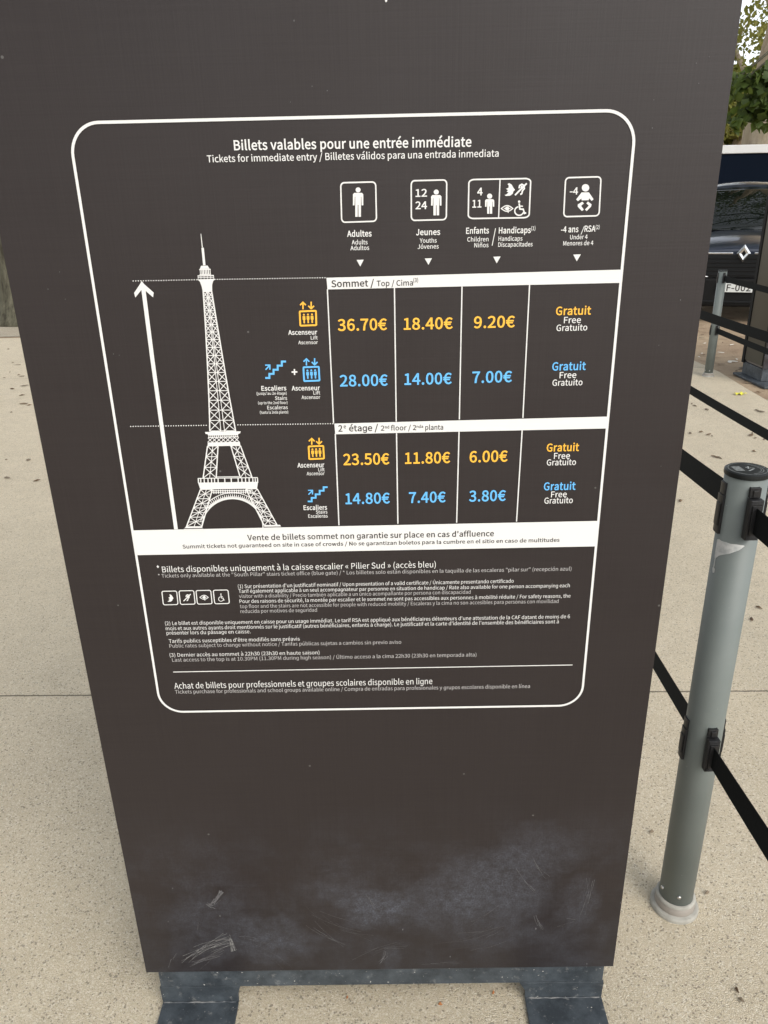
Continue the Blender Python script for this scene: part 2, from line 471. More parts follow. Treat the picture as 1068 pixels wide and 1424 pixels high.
# ------------------------------------------------------------------ lettering outlines (used by the price sign below)
GLYPH_DATA = r"""
A168|70,203 98,203 167,0 140,0 121,62 47,62 27,0 1,0|114,82 105,114 84,182 83,182 63,114 53,82
B182|28,203 88,203 124,198 149,182 158,153 154,134 144,119 128,109 128,108 150,100 164,83 169,60 160,26 133,7 92,0 28,0|84,117 112,121 128,132 133,150 127,169 111,180 85,183 53,183 53,117|89,20 119,25 138,38 144,60 138,81 119,93 89,97 53,97 53,20
C177|59,9 28,45 16,101 28,158 60,194 106,207 129,203 148,194 162,182 148,165 130,179 106,184 73,174 50,146 42,102 50,58 72,29 106,19 131,25 153,42 167,25 149,10 129,0 104,-4
D191|28,203 79,203 131,191 163,157 174,102 163,47 131,12 80,0 28,0|76,21 116,31 140,58 148,102 140,146 116,173 76,182 53,182 53,21
E163|28,203 145,203 145,181 53,181 53,118 130,118 130,96 53,96 53,22 148,22 148,0 28,0
F153|28,203 145,203 145,181 53,181 53,113 131,113 131,91 53,91 53,0 28,0
G191|60,9 28,45 16,101 28,158 61,194 109,207 134,203 154,194 168,182 154,165 136,179 110,184 74,174 51,146 42,102 50,58 73,29 110,19 131,22 147,31 147,84 104,84 104,105 170,105 170,20 144,3 108,-4
H202|28,203 53,203 53,118 148,118 148,203 174,203 174,0 148,0 148,96 53,96 53,0 28,0
I81|28,203 53,203 53,0 28,0
J148|42,0 24,11 10,29 28,42 43,24 63,19 81,23 92,37 96,62 96,203 122,203 122,60 116,28 98,5 66,-4
K179|28,203 53,203 53,101 54,101 139,203 168,203 104,126 178,0 149,0 88,106 53,64 53,0 28,0
L150|28,203 53,203 53,22 142,22 142,0 28,0
M225|28,203 59,203 97,94 112,52 113,52 127,94 166,203 197,203 197,0 173,0 173,112 176,172 175,172 159,126 121,20 104,20 65,126 49,172 48,172 51,112 51,0 28,0
N200|28,203 54,203 128,75 150,33 151,33 148,97 148,203 172,203 172,0 146,0 72,128 50,170 49,170 52,107 52,0 28,0
O205|58,9 27,46 16,102 27,158 58,194 103,207 148,194 178,158 189,102 178,46 148,9 103,-4|135,29 156,58 163,102 156,146 135,174 103,184 71,174 50,146 42,102 50,58 71,29 103,19
P175|28,203 86,203 126,197 152,179 162,143 152,108 126,88 87,81 53,81 53,0 28,0|84,102 113,106 131,120 136,143 130,167 112,179 83,182 53,182 53,102
Q205|135,28 156,57 163,102 156,146 135,174 103,184 71,174 50,146 42,102 50,57 71,28 103,18|131,-45 106,-28 90,-3 51,14 25,50 16,102 27,158 58,194 103,207 148,194 178,158 189,102 180,51 155,15 118,-2 130,-18 147,-27 168,-30 180,-29 189,-27 194,-46 182,-50 165,-51
R176|88,107 114,111 131,124 137,146 131,167 114,179 88,182 53,182 53,107|90,86 53,86 53,0 28,0 28,203 91,203 128,198 153,180 162,146 157,119 141,100 117,89 168,0 139,0
S165|57,0 33,10 13,26 29,44 54,26 84,19 107,23 122,35 127,52 123,69 111,80 93,88 64,101 45,111 29,128 23,153 31,181 54,200 87,207 120,200 146,182 133,165 112,179 87,184 67,181 53,170 49,155 54,139 67,128 83,121 111,108 133,96 148,79 153,54 145,25 121,4 84,-4
T166|70,181 9,181 9,203 157,203 157,181 96,181 96,0 70,0
U200|63,5 37,32 27,84 27,203 53,203 53,83 59,45 76,25 100,19 124,25 142,45 148,83 148,203 173,203 173,84 163,32 137,5 100,-4
V159|0,203 27,203 60,93 80,26 81,26 101,93 133,203 159,203 95,0 65,0
W243|7,203 34,203 55,92 67,27 68,27 83,92 111,203 134,203 162,92 177,27 178,27 189,92 211,203 236,203 194,0 163,0 132,122 122,169 121,169 111,122 81,0 50,0
X159|64,105 9,203 37,203 65,151 81,121 82,121 96,151 123,203 150,203 95,104 154,0 126,0 96,55 78,88 77,88 61,55 32,0 5,0
Y147|61,79 0,203 27,203 53,146 73,101 74,101 95,146 121,203 147,203 86,79 86,0 61,0
Z167|14,16 121,181 24,181 24,203 153,203 153,188 45,22 154,22 154,0 14,0
a156|38,1 22,16 16,39 26,67 56,85 109,95 106,114 97,128 78,133 53,128 32,117 23,135 48,148 82,154 112,147 128,125 134,92 134,0 113,0 111,18 110,18 87,3 60,-4|88,22 109,37 109,78 68,70 47,58 41,41 44,27 54,19 67,17
b171|70,1 49,16 48,16 46,0 25,0 25,220 51,220 51,160 50,133 72,148 97,154 130,145 150,118 157,78 148,34 124,6 92,-4|110,25 125,45 131,77 127,107 114,126 91,133 72,128 51,112 51,33 70,21 88,18
c141|49,6 24,33 14,75 25,118 51,145 87,154 112,149 130,137 118,120 104,129 88,133 63,126 47,105 40,75 46,45 63,25 87,17 106,22 122,32 133,15 111,1 85,-4
d172|44,6 22,32 15,75 24,117 48,145 80,154 103,150 122,137 121,163 121,220 146,220 146,0 125,0 123,18 122,18 102,3 77,-4|102,23 121,38 121,117 102,129 84,133 62,126 47,106 41,75 46,44 60,25 82,18
e153|50,6 24,33 14,75 24,117 49,145 82,154 114,145 135,121 142,84 141,69 39,69 47,41 64,23 89,17 109,20 127,29 136,12 114,1 86,-4|120,87 115,113 102,129 82,134 62,129 47,113 39,87
f90|9,149 30,150 30,174 34,201 49,218 73,224 87,223 99,219 93,200 85,203 76,204 64,200 57,190 55,174 55,150 87,150 87,130 55,130 55,0 30,0 30,130 9,130
g160|78,-58 63,-57 51,-54 31,-43 19,-27 39,-16 46,-25 58,-34 78,-38 94,-36 106,-29 115,-18 118,-2 118,26 115,26 108,16 95,6 86,3 73,2 57,4 42,11 30,20 21,35 15,52 13,74 15,95 21,113 30,129 42,140 57,146 73,149 86,148 95,145 108,134 116,124 118,124 118,147 140,147 140,-4 138,-21 132,-35 122,-46 109,-52 94,-57|77,23 89,24 99,29 107,37 113,47 117,60 118,75 117,89 113,103 107,113 100,121 89,126 77,128 65,126 55,121 47,113 40,102 38,89 37,75 38,60 40,48 47,37 55,29 65,24
h168|25,220 51,220 51,160 50,129 72,147 100,154 126,147 141,128 146,95 146,0 120,0 120,92 118,115 108,128 92,132 71,126 51,109 51,0 25,0
i76|25,150 51,150 51,0 25,0|26,186 22,198 26,210 38,215 50,210 55,198 50,186 38,181
j76|-3,-66 -12,-63 -7,-44 7,-47 19,-43 24,-33 26,-17 26,150 51,150 51,-17 47,-44 34,-61 10,-67|26,186 21,198 26,210 38,215 50,210 55,198 50,186 38,181
k153|25,220 50,220 50,71 52,71 115,150 143,150 93,90 150,0 123,0 79,73 50,40 50,0 25,0
l79|37,0 28,12 25,30 25,220 51,220 51,28 53,20 58,17 63,18 67,-1 52,-4
m256|25,150 46,150 49,129 71,147 96,154 116,151 129,141 138,125 162,146 187,154 213,147 228,128 233,95 233,0 208,0 208,92 205,115 195,128 180,132 162,126 142,109 142,0 117,0 117,92 114,115 104,128 89,132 71,126 51,109 51,0 25,0
n169|25,150 46,150 49,129 72,147 100,154 126,147 141,128 146,95 146,0 120,0 120,92 118,115 108,128 92,132 71,126 51,109 51,0 25,0
o168|50,6 24,33 14,75 24,118 50,145 84,154 118,145 144,118 153,75 144,33 118,6 84,-4|107,25 122,45 128,75 122,105 107,126 84,133 61,126 46,105 40,75 46,45 61,25 84,17
p172|25,150 46,150 49,133 72,148 97,154 130,145 150,118 157,78 148,34 124,6 92,-4 71,1 50,14 51,-12 51,-63 25,-63|110,25 125,45 131,77 127,107 114,126 91,133 72,128 51,112 51,33 70,21 88,18
q172|121,-10 122,17 101,2 77,-4 44,6 22,32 15,75 24,117 48,145 80,154 103,150 123,136 124,136 126,150 146,150 146,-63 121,-63|102,23 121,38 121,117 102,129 84,133 62,126 47,106 41,75 46,44 60,25 82,18
r107|25,150 46,150 49,123 68,146 92,154 101,154 108,151 103,129 89,132 76,128 62,117 51,97 51,0 25,0
s130|34,2 9,17 21,34 42,21 66,16 82,19 92,28 95,40 90,52 77,61 61,68 40,77 24,91 17,112 23,133 41,148 69,154 95,149 115,137 103,121 87,131 69,135 53,132 44,124 41,113 46,101 58,93 74,87 95,78 112,64 119,41 113,19 95,3 65,-4
t104|47,3 34,20 30,47 30,130 7,130 7,149 31,150 34,193 55,193 55,150 96,150 96,130 55,130 55,46 57,30 65,20 78,17 87,18 96,21 101,2 87,-2 73,-4
u168|43,3 28,23 23,55 23,150 49,150 49,58 52,35 61,22 77,18 98,24 118,44 118,150 143,150 143,0 122,0 120,24 119,24 97,4 70,-4
v144|4,150 30,150 58,65 72,20 73,20 87,65 116,150 141,150 88,0 58,0
w222|7,150 33,150 56,63 65,22 66,22 76,63 99,150 124,150 148,63 158,22 160,22 169,63 191,150 215,150 174,0 143,0 122,81 112,124 110,124 100,81 79,0 49,0
x138|54,78 8,150 35,150 56,117 70,92 72,92 85,117 104,150 130,150 84,76 134,0 106,0 84,35 68,62 66,62 51,35 31,0 4,0
y144|10,-62 15,-42 27,-44 42,-40 53,-28 61,-12 64,0 4,150 30,150 60,67 75,24 77,24 89,67 116,150 141,150 84,-13 72,-39 54,-58 28,-65
z132|10,14 89,130 18,130 18,150 121,150 121,137 42,20 124,20 124,0 10,0
0154|43,8 22,43 14,102 22,161 43,195 77,207 110,195 132,161 140,102 132,43 110,8 77,-4|97,26 111,54 116,102 111,150 97,178 77,187 57,178 43,150 38,102 43,54 57,26 77,17
1154|24,21 70,21 70,173 34,173 34,189 57,195 76,203 95,203 95,21 136,21 136,0 24,0
2154|12,15 65,66 95,109 105,146 101,167 89,181 68,186 45,179 26,163 11,177 28,193 48,203 71,207 102,199 123,178 130,147 120,106 92,64 50,20 84,22 140,22 140,0 12,0
3154|45,0 24,11 8,24 21,41 42,25 71,17 93,22 107,35 112,55 107,77 87,91 49,96 49,115 83,120 100,134 106,154 101,171 90,182 71,186 48,181 29,166 16,183 41,200 72,207 103,201 124,183 131,156 127,134 114,118 95,107 95,106 117,96 132,79 138,54 129,23 106,3 73,-4
4154|94,56 6,56 6,73 90,203 118,203 118,76 145,76 145,56 118,56 118,0 94,0|94,138 96,175 94,175 78,145 32,76 94,76
5154|45,0 23,10 7,23 20,40 41,24 70,17 92,23 107,40 113,65 108,90 93,106 71,112 54,109 37,100 24,108 30,203 129,203 129,181 53,181 47,123 61,129 78,131 109,124 131,103 139,66 129,28 105,5 73,-4
6154|49,8 24,41 16,97 26,161 54,196 91,207 118,201 138,186 124,170 109,182 92,186 66,178 47,151 39,102 61,120 85,126 115,119 135,98 142,62 134,28 113,5 83,-4|47,46 61,24 83,16 101,22 113,38 118,62 114,86 102,102 81,107 61,101 40,81
7154|62,69 80,127 112,181 14,181 14,203 141,203 141,188 105,130 87,70 81,0 55,0
8154|44,3 21,22 13,50 18,75 32,94 50,107 50,108 36,120 26,135 22,155 30,182 50,200 78,206 108,199 127,180 134,153 129,133 119,116 107,104 107,102 124,90 136,73 141,49 133,22 111,3 78,-4|107,130 112,151 108,170 96,182 78,187 61,183 50,172 45,155 52,134 69,121 91,110|98,20 112,32 117,50 109,72 90,87 63,99 49,86 39,71 35,53 41,33 56,20 78,15
9154|37,2 16,17 30,33 45,22 64,17 89,25 107,52 115,102 93,84 68,77 39,84 19,106 12,141 20,175 41,198 70,207 105,196 130,164 139,110 128,44 101,8 65,-4|108,158 93,180 71,187 53,181 41,165 36,141 40,117 52,101 72,96 93,102 115,123
€154|7,122 27,124 41,165 67,192 103,201 129,194 149,177 134,163 120,176 102,181 78,174 62,154 53,124 132,124 132,108 51,108 51,99 51,88 119,88 119,73 53,73 62,43 78,24 100,17 120,22 137,38 152,25 137,10 119,0 99,-4 65,5 40,31 27,73 7,73 7,86 25,87 25,99 25,108 7,108
.77|26,2 20,16 26,30 38,35 51,30 57,16 51,2 38,-4
,77|15,-38 35,-22 42,0 39,-1 26,4 21,17 26,30 40,35 51,31 59,21 61,5 56,-19 42,-39 21,-53
'77|25,185 25,214 52,214 51,185 46,134 30,134
"131|25,185 25,214 52,214 51,185 46,134 30,134|80,185 79,214 106,214 106,185 100,134 85,134
/109|86,220 104,220 22,-50 3,-50
(94|44,-12 30,35 25,86 30,137 44,184 66,227 82,219 62,178 50,133 47,86 50,39 62,-6 82,-47 66,-54
)94|12,-47 31,-6 43,39 47,86 43,133 31,178 12,219 27,227 49,184 63,137 68,86 63,35 49,-12 27,-54
«133|14,68 14,88 56,136 67,126 30,78 67,29 56,20|63,68 63,88 105,136 116,126 79,78 116,29 105,20
»133|17,29 53,78 17,126 28,136 70,88 70,68 28,20|66,29 102,78 66,126 76,136 119,88 119,68 76,20
*129|30,139 48,168 18,181 23,195 54,187 57,220 72,220 75,187 106,195 111,181 81,168 99,139 86,130 65,157 43,130
-96|13,87 84,87 84,68 13,68
+154|67,93 11,93 11,112 67,112 67,172 87,172 87,112 143,112 143,93 87,93 87,32 67,32
:77|26,113 20,127 26,141 38,147 51,141 57,127 51,113 38,108|26,2 20,16 26,30 38,35 51,30 57,16 51,2 38,-4
é153|50,6 24,33 14,75 24,117 49,145 82,154 114,145 135,121 142,84 141,69 39,69 47,41 64,23 89,17 109,20 127,29 136,12 114,1 86,-4|120,87 115,113 102,129 82,134 62,129 47,113 39,87|64,190 108,241 125,225 77,177
è153|50,6 24,33 14,75 24,117 49,145 82,154 114,145 135,121 142,84 141,69 39,69 47,41 64,23 89,17 109,20 127,29 136,12 114,1 86,-4|120,87 115,113 102,129 82,134 62,129 47,113 39,87|37,225 55,241 99,190 86,177
ê153|50,6 24,33 14,75 24,117 49,145 82,154 114,145 135,121 142,84 141,69 39,69 47,41 64,23 89,17 109,20 127,29 136,12 114,1 86,-4|120,87 115,113 102,129 82,134 62,129 47,113 39,87|69,229 94,229 130,186 119,176 82,211 81,211 45,176 34,186
á156|38,1 22,16 16,39 26,67 56,85 109,95 106,114 97,128 78,133 53,128 32,117 23,135 48,148 82,154 112,147 128,125 134,92 134,0 113,0 111,18 110,18 87,3 60,-4|88,22 109,37 109,78 68,70 47,58 41,41 44,27 54,19 67,17|65,190 109,241 127,225 78,177
í76|25,150 51,150 51,0 25,0|21,190 65,241 83,225 34,177
ó168|50,6 24,33 14,75 24,118 50,145 84,154 118,145 144,118 153,75 144,33 118,6 84,-4|107,25 122,45 128,75 122,105 107,126 84,133 61,126 46,105 40,75 46,45 61,25 84,17|66,190 110,241 128,225 79,177
ú168|43,3 28,23 23,55 23,150 49,150 49,58 52,35 61,22 77,18 98,24 118,44 118,150 143,150 143,0 122,0 120,24 119,24 97,4 70,-4|66,190 110,241 128,225 79,177
ñ169|25,150 46,150 49,129 72,147 100,154 126,147 141,128 146,95 146,0 120,0 120,92 118,115 108,128 92,132 71,126 51,109 51,0 25,0|95,185 82,198 69,205 59,198 55,180 38,181 41,203 51,217 69,223 87,216 100,204 114,197 124,204 128,221 145,220 141,199 131,184 114,179
à156|38,1 22,16 16,39 26,67 56,85 109,95 106,114 97,128 78,133 53,128 32,117 23,135 48,148 82,154 112,147 128,125 134,92 134,0 113,0 111,18 110,18 87,3 60,-4|88,22 109,37 109,78 68,70 47,58 41,41 44,27 54,19 67,17|39,225 56,241 100,190 87,177
Ú200|63,5 37,32 27,84 27,203 53,203 53,83 59,45 76,25 100,19 124,25 142,45 148,83 148,203 173,203 173,84 163,32 137,5 100,-4|83,228 127,269 141,251 94,216
É163|28,203 145,203 145,181 53,181 53,118 130,118 130,96 53,96 53,22 148,22 148,0 28,0|73,228 117,269 131,251 84,216
 62"""

# ------------------------------------------------------------------ ground
g = MB()
N_ = 40
for i in range(N_+1):
    for j in range(N_+1):
        g.v.append((2600*(i/20-1)*abs(i/20-1), 2600*(j/20-1)*abs(j/20-1), -0.004))
for i in range(N_):
    for j in range(N_):
        a = i*(N_+1)+j
        g.f.append([a, a+N_+1, a+N_+2, a+1]); g.m.append(0)
tag(g.build('ground', M['dirt']), kind='structure')
pv = MB()
edge = [(3.03, -12), (3.0, 2.0), (3.02, 4.2), (3.06, 5.6), (3.10, 6.3), (3.16, 7.0), (3.14, 7.6), (2.6, 8.3), (1.2, 9.2), (-1.5, 9.9), (-4.9, 10.03), (-16, 10.9), (-16, -12)]
pv.v = [(x, y, 0.0) for x, y in edge]
pv.f = [list(range(len(edge)))]; pv.m = [0]
tag(pv.build('pavement', M['pavement']), kind='structure')
far = MB()
fe = [(-40, 13.6), (-16, 11.03), (-4.9, 10.12), (-3.0, 10.12), (-3.0, 16.0), (-40, 22.0)]
far.v = [(x, y, 0.004) for x, y in fe]
far.f = [list(range(len(fe)))]; far.m = [0]
tag(far.build('path', aggregate_mat('far_path', (0.40, 0.345, 0.26), (0.1, 0.08, 0.06), (0.6, 0.55, 0.45), (0.46, 0.40, 0.30), joint=False)), kind='structure')

# ------------------------------------------------------------------ the price sign
PSI, S = 0.00945363, 1.0445
NRM = Vector((math.sin(PSI), math.cos(PSI), 0))
UAX = Vector((math.cos(PSI), -math.sin(PSI), 0))
UL, UR = -0.4804*S, 0.4049*S
U0 = (UL+UR)/2
HW = (UR-UL)/2
ZB, ZT = 1.5-1.3403*S, 2.16
sign = empty('sign_totem', UAX*U0+NRM*S, -PSI)
tag(sign, 'large dark brown price sign panel with white lettering and a lattice tower drawing', 'sign')

def P(px, py):
    """sign-plane coordinates (x right, z up, metres) of a point read off the photograph"""
    d = ray(px, py)
    w = Vector((0, 0, CAM_H)) + d*(S/d.dot(NRM))
    return Vector((w.dot(UAX)-U0, w.z))

DEPTH = 0.30
b = MB(); b.box(-HW, HW, 0, 0.004, ZB, ZT)
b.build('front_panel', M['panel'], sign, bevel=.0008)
b = MB()
b.box(-HW+0.004, HW-0.004, 0.0045, DEPTH, ZB+0.003, ZT-0.003)
b.build('housing', M['panel_edge'], sign, bevel=0.004)
# bent steel base: rail, folded feet
fl0, fl1 = P(218, 1360)[0], P(329, 1372)[0]
fr0, fr1 = P(731, 1372)[0], P(842, 1357)[0]
zr = P(520, 1372)[1]
b = MB()
b.box(fl0+0.003, fr1-0.003, 0.004, 0.010, zr, ZB-0.0005)
b.build('base_rail', M['steel'], sign, bevel=0.001)
def foot(x0, x1, skew, jag):
    b = MB()
    # upright flap that steps down from the rail, then a tread folded towards the viewer
    xi0, xi1 = x0, x1
    up = [(xi0, zr-0.001), (xi0+0.001, 0.004), (xi1-0.001, 0.004), (xi1, zr*0.55), (xi1+jag, zr-0.001)]
    if jag < 0:
        up = [(xi0+jag, zr-0.001), (xi0, zr*0.55), (xi0+0.001, 0.004), (xi1-0.001, 0.004), (xi1, zr-0.001)]
    b.prism(up, 0.0042, 0.0098, 'y')
    t = b.build('foot', M['steel'], sign, bevel=0.001)
    tr = MB()
    tr.prism([(x0+0.001, 0.0038), (x1-0.001, 0.0038), (x1-0.001+skew, -0.34), (x0+0.001+skew, -0.34)], 0.0005, 0.0075, 'z')
    o = tr.build('tread', M['steel'], t, bevel=0.0015)
    ln = MB()
    ln.tube([(x0+0.004+(x1-x0)*k/16, 0.003+0.0006*math.sin(k*2.1), 0.0078) for k in range(16)], [0.0007+0.0011*abs(math.sin(k*1.7)) for k in range(16)], 6)
    ln.build('weld_seam', M['steel_edge'], t)
    return t
foot(fl0, fl1, 0.0, 0.006)
foot(fr0, fr1, 0.0, -0.012)

class Print(MB):
    """flat print on the front of the sign; layer k lies k*0.25 mm in front of the panel"""
    def poly(self, pts, layer=1.0, px=True):
        pts = [P(*p) for p in pts] if px else pts
        y = -0.0006-0.00025*layer
        return self.add([(p[0], y, p[1]) for p in pts], [list(range(len(pts)))])
    def tri(self, loops, layer=1.0):
        loops3 = [[Vector((p[0], p[1], 0)) for p in l] for l in loops]
        flat = [p for l in loops3 for p in l]
        y = -0.0006-0.00025*layer
        return self.add([(p.x, y, p.y) for p in flat], [list(t) for t in tessellate_polygon(loops3)])
    def shape(self, pts, layer=1.0):
        return self.tri([[P(*p) for p in pts]], layer)
    def stroke(self, pts, wpx, closed=False, layer=1.0):
        """constant-width line through photo points, mitred"""
        q = [P(*p) for p in pts]
        c = pts[len(pts)//2]
        sx = (P(c[0]+1, c[1])-P(*c)).length
        hw = wpx*sx/2
        n = len(q); L, R_ = [], []
        for i in range(n):
            a = q[i-1] if (i or closed) else None
            d = q[(i+1) % n] if (i < n-1 or closed) else None
            d1 = (q[i]-a).normalized() if a is not None else None
            d2 = (d-q[i]).normalized() if d is not None else None
            if d1 is None: d1 = d2
            if d2 is None: d2 = d1
            n1 = Vector((-d1.y, d1.x)); n2 = Vector((-d2.y, d2.x))
            mt = (n1+n2)
            mt = mt.normalized() if mt.length > 1e-6 else n1
            k = hw/max(0.4, mt.dot(n1))
            L.append(q[i]+mt*k); R_.append(q[i]-mt*k)
        y = -0.0006-0.00025*layer
        V = [(p.x, y, p.y) for p in L]+[(p.x, y, p.y) for p in R_]
        F = [[i, (i+1) % n, n+(i+1) % n, n+i] for i in range(n if closed else n-1)]
        return self.add(V, F)
    def disc(self, cx, cy, r, layer=1.0, seg=20, sy=1.0):
        return self.poly([(cx+r*math.cos(2*math.pi*k/seg), cy+r*sy*math.sin(2*math.pi*k/seg)) for k in range(seg)], layer)

def rrect(x0, y0, x1, y1, r, seg=6):
    out = []
    for cx, cy, a0 in ((x1-r, y0+r, -90), (x1-r, y1-r, 0), (x0+r, y1-r, 90), (x0+r, y0+r, 180)):
        for k in range(seg+1):
            a = rad(a0+90*k/seg)
            out.append((cx+r*math.cos(a), cy+r*math.sin(a)))
    return out

# ---- letter shapes: char, advance | outlines in 1/400 em
GLYPHS = {}
for line in GLYPH_DATA.strip('\n').split('\n'):
    ch = line[0]
    parts = line[1:].split('|')
    GLYPHS[ch] = (int(parts[0]), [[tuple(map(int, q.split(','))) for q in p.split(' ')] for p in parts[1:]])
CAP = 203.0
def _area(p):
    return sum(p[i][0]*p[(i+1) % len(p)][1]-p[(i+1) % len(p)][0]*p[i][1] for i in range(len(p)))/2
def _inside(pt, poly):
    x, y = pt; c = False
    for i in range(len(poly)):
        (x1, y1), (x2, y2) = poly[i-1], poly[i]
        if (y1 > y) != (y2 > y) and x < (x2-x1)*(y-y1)/(y2-y1)+x1: c = not c
    return c
def _grow(p, d):
    n = len(p); out = []
    for i in range(n):
        a, b_, c = Vector(p[i-1]), Vector(p[i]), Vector(p[(i+1) % n])
        d1, d2 = (b_-a), (c-b_)
        d1.normalize(); d2.normalize()
        n1, n2 = Vector((-d1.y, d1.x)), Vector((-d2.y, d2.x))
        m_ = n1+n2
        m_ = m_.normalized() if m_.length > 1e-4 else n1
        out.append(tuple(b_+m_*(d/max(0.5, m_.dot(n1)))))
    return out
_cache = {}
def glyph(ch, w):
    if (ch, w) in _cache: return _cache[ch, w]
    adv, polys = GLYPHS[ch]
    outs = [p for p in polys if _area(p) < 0]
    holes = [p for p in polys if _area(p) > 0]
    V, F = [], []
    for k, o in enumerate(outs):
        loops = [o]+[h for h in holes if _inside(h[0], o)]
        if w: loops = [_grow(l, w) for l in loops]
        l3 = [[Vector((x, y, 0)) for x, y in l] for l in loops]
        base = len(V)
        V += [(x, y, k) for l in loops for x, y in l]
        F += [[base+i for i in t] for t in tessellate_polygon(l3)]
    _cache[ch, w] = (adv, V, F)
    return _cache[ch, w]

REG, MED, BOLD, HEAVY = 0.6, 2.6, 5.6, 8.0
def T(pr, s, xl, xr, yl, yr, cap, w=REG, layer=1.0):
    """one line of lettering from photo point (xl, yl) to (xr, yr) on its baseline, capitals cap pixels high"""
    a, b_ = P(xl, yl), P(xr, yr)
    h = (P((xl+xr)/2, (yl+yr)/2-cap)-P((xl+xr)/2, (yl+yr)/2))
    pen, items = 0.0, []
    lo, hi = None, None
    for ch in s:
        adv, V, F = glyph(ch, w)
        if V:
            x0 = pen+min(v[0] for v in V); x1 = pen+max(v[0] for v in V)
            lo = x0 if lo is None else min(lo, x0); hi = x1 if hi is None else max(hi, x1)
        items.append((pen, V, F))
        pen += adv+w*0.9
    ex = (b_-a)/(hi-lo)
    ey = Vector((-ex.y, ex.x)).normalized()*(h.length/CAP)
    for pen, V, F in items:
        if not V: continue
        q = [a+ex*(pen+x-lo)+ey*y for x, y, k in V]
        pr.add([(p.x, -0.0006-0.00025*layer-0.00003*v[2], p.y) for p, v in zip(q, V)], F)

def block(name, matn, lines, layer=1.0):
    """lines: (text, xl, xr, yl, yr, cap, weight)"""
    pr = Print()
    for l in lines: T(pr, *l, layer=layer)
    return pr.build(name, M[matn], sign)

# ---- rounded border
pr = Print()
TL, TR = P(100, 170.6), P(883, 153.4)
x0, x1 = (-0.3731*S-U0), (0.2977*S-U0)
z1, z0 = 1.5+0.0982*S, 1.5-0.7435*S
def rr(x0, z0, x1, z1, r, seg=12):
    o = []
    for cx, cz, a0 in ((x1-r, z1-r, 0), (x0+r, z1-r, 90), (x0+r, z0+r, 180), (x1-r, z0+r, 270)):
        for k in range(seg+1):
            a = rad(a0+90*k/seg)
            o.append((cx+r*math.cos(a), cz+r*math.sin(a)))
    return o
lw = 0.0018
oo, ii = rr(x0-lw, z0-lw, x1+lw, z1+lw, 0.038+lw), rr(x0+lw, z0+lw, x1-lw, z1-lw, 0.038-lw)
n = len(oo)
pr.add([(p[0], -0.001, p[1]) for p in oo]+[(p[0], -0.001, p[1]) for p in ii], [[i, (i+1) % n, n+(i+1) % n, n+i] for i in range(n)])
pr.build('rounded_border', M['white_print'], sign)
# ---- white bars of the table
def bar(pts):
    pr = Print(); pr.poly(pts, 2.0); return pr.build('white_bar', M['white_print'], sign)
bar([(454, 386.2), (865.8, 374.8), (862.8, 393.2), (455.4, 402.4)])
bar([(465, 588.8), (845, 579.0), (842.5, 595.6), (466.3, 603.6)])
bar([(185.5, 737.2), (831, 724), (827.4, 759.4), (191.5, 771.6)])
def rule(pts, w):
    pr = Print(); pr.stroke(pts, w, layer=1.0); return pr.build('table_rule', M['white_print'], sign)
for a, m1, m2, c in (((455.3, 402), (463.9, 588), (466.3, 603), (471.4, 730.2)), ((548.5, 400), (551, 586), (551.4, 602), (553.3, 728)),
                     ((642.4, 398), (638.7, 583), (638.3, 600), (635, 726.5)), ((736.3, 396), (727, 581), (726, 598), (718.2, 725))):
    rule([a, m1], 1.6); rule([m2, c], 1.6)
rule([(241, 934.1), (796, 924.3)], 1.3)
# ---- dotted level lines
def dotted(segs):
    pr = Print()
    for (xa, ya, xb, yb) in segs:
        n = int((xb-xa)/3.42)
        for k in range(n+1):
            t = k/n
            pr.disc(xa+(xb-xa)*t, ya+(yb-ya)*t, 0.84, seg=8)
    return pr.build('dotted_line', M['white_print'], sign)
for seg in ((185.5, 390.6, 274, 388.9), (299, 388.5, 452, 386.1), (182, 592.8, 287, 591.2), (331, 590.6, 463, 588.9)):
    dotted([seg])
# ---- height arrow
pr = Print()
pr.stroke([(199.0, 397), (212.2, 500), (245, 735.8)], 5.6, layer=1.0)
pr.shape([(197.3, 390.6), (200.6, 394.8), (214.0, 406.8), (213.2, 413.4), (198.8, 400.8), (188.6, 413.6), (186.8, 407.2), (194.6, 395.6)], 1.6)
pr.build('height_arrow', M['white_print'], sign)

# ---- lattice tower drawing
pr = Print()
def lerp(a, b_, t): return (a[0]+(b_[0]-a[0])*t, a[1]+(b_[1]-a[1])*t)
def panel_x(la, lb, ra, rb, n, w=0.9, vert=True, edge=1.6, horiz=True):
    """braced leg between a left line la-lb and a right line ra-rb, n crossed panels"""
    for k in range(n):
        t0, t1 = k/n, (k+1)/n
        a, b_, c, d = lerp(la, lb, t0), lerp(ra, rb, t0), lerp(la, lb, t1), lerp(ra, rb, t1)
        pr.stroke([a, d], w, layer=1.0); pr.stroke([b_, c], w, layer=1.3)
        if horiz: pr.stroke([a, b_], w*0.95, layer=1.6)
        if vert: pr.stroke([lerp(a, b_, .5), lerp(c, d, .5)], w*0.8, layer=1.9)
    if edge:
        pr.stroke([la, lb], edge, layer=2.2); pr.stroke([ra, rb], edge, layer=2.5)
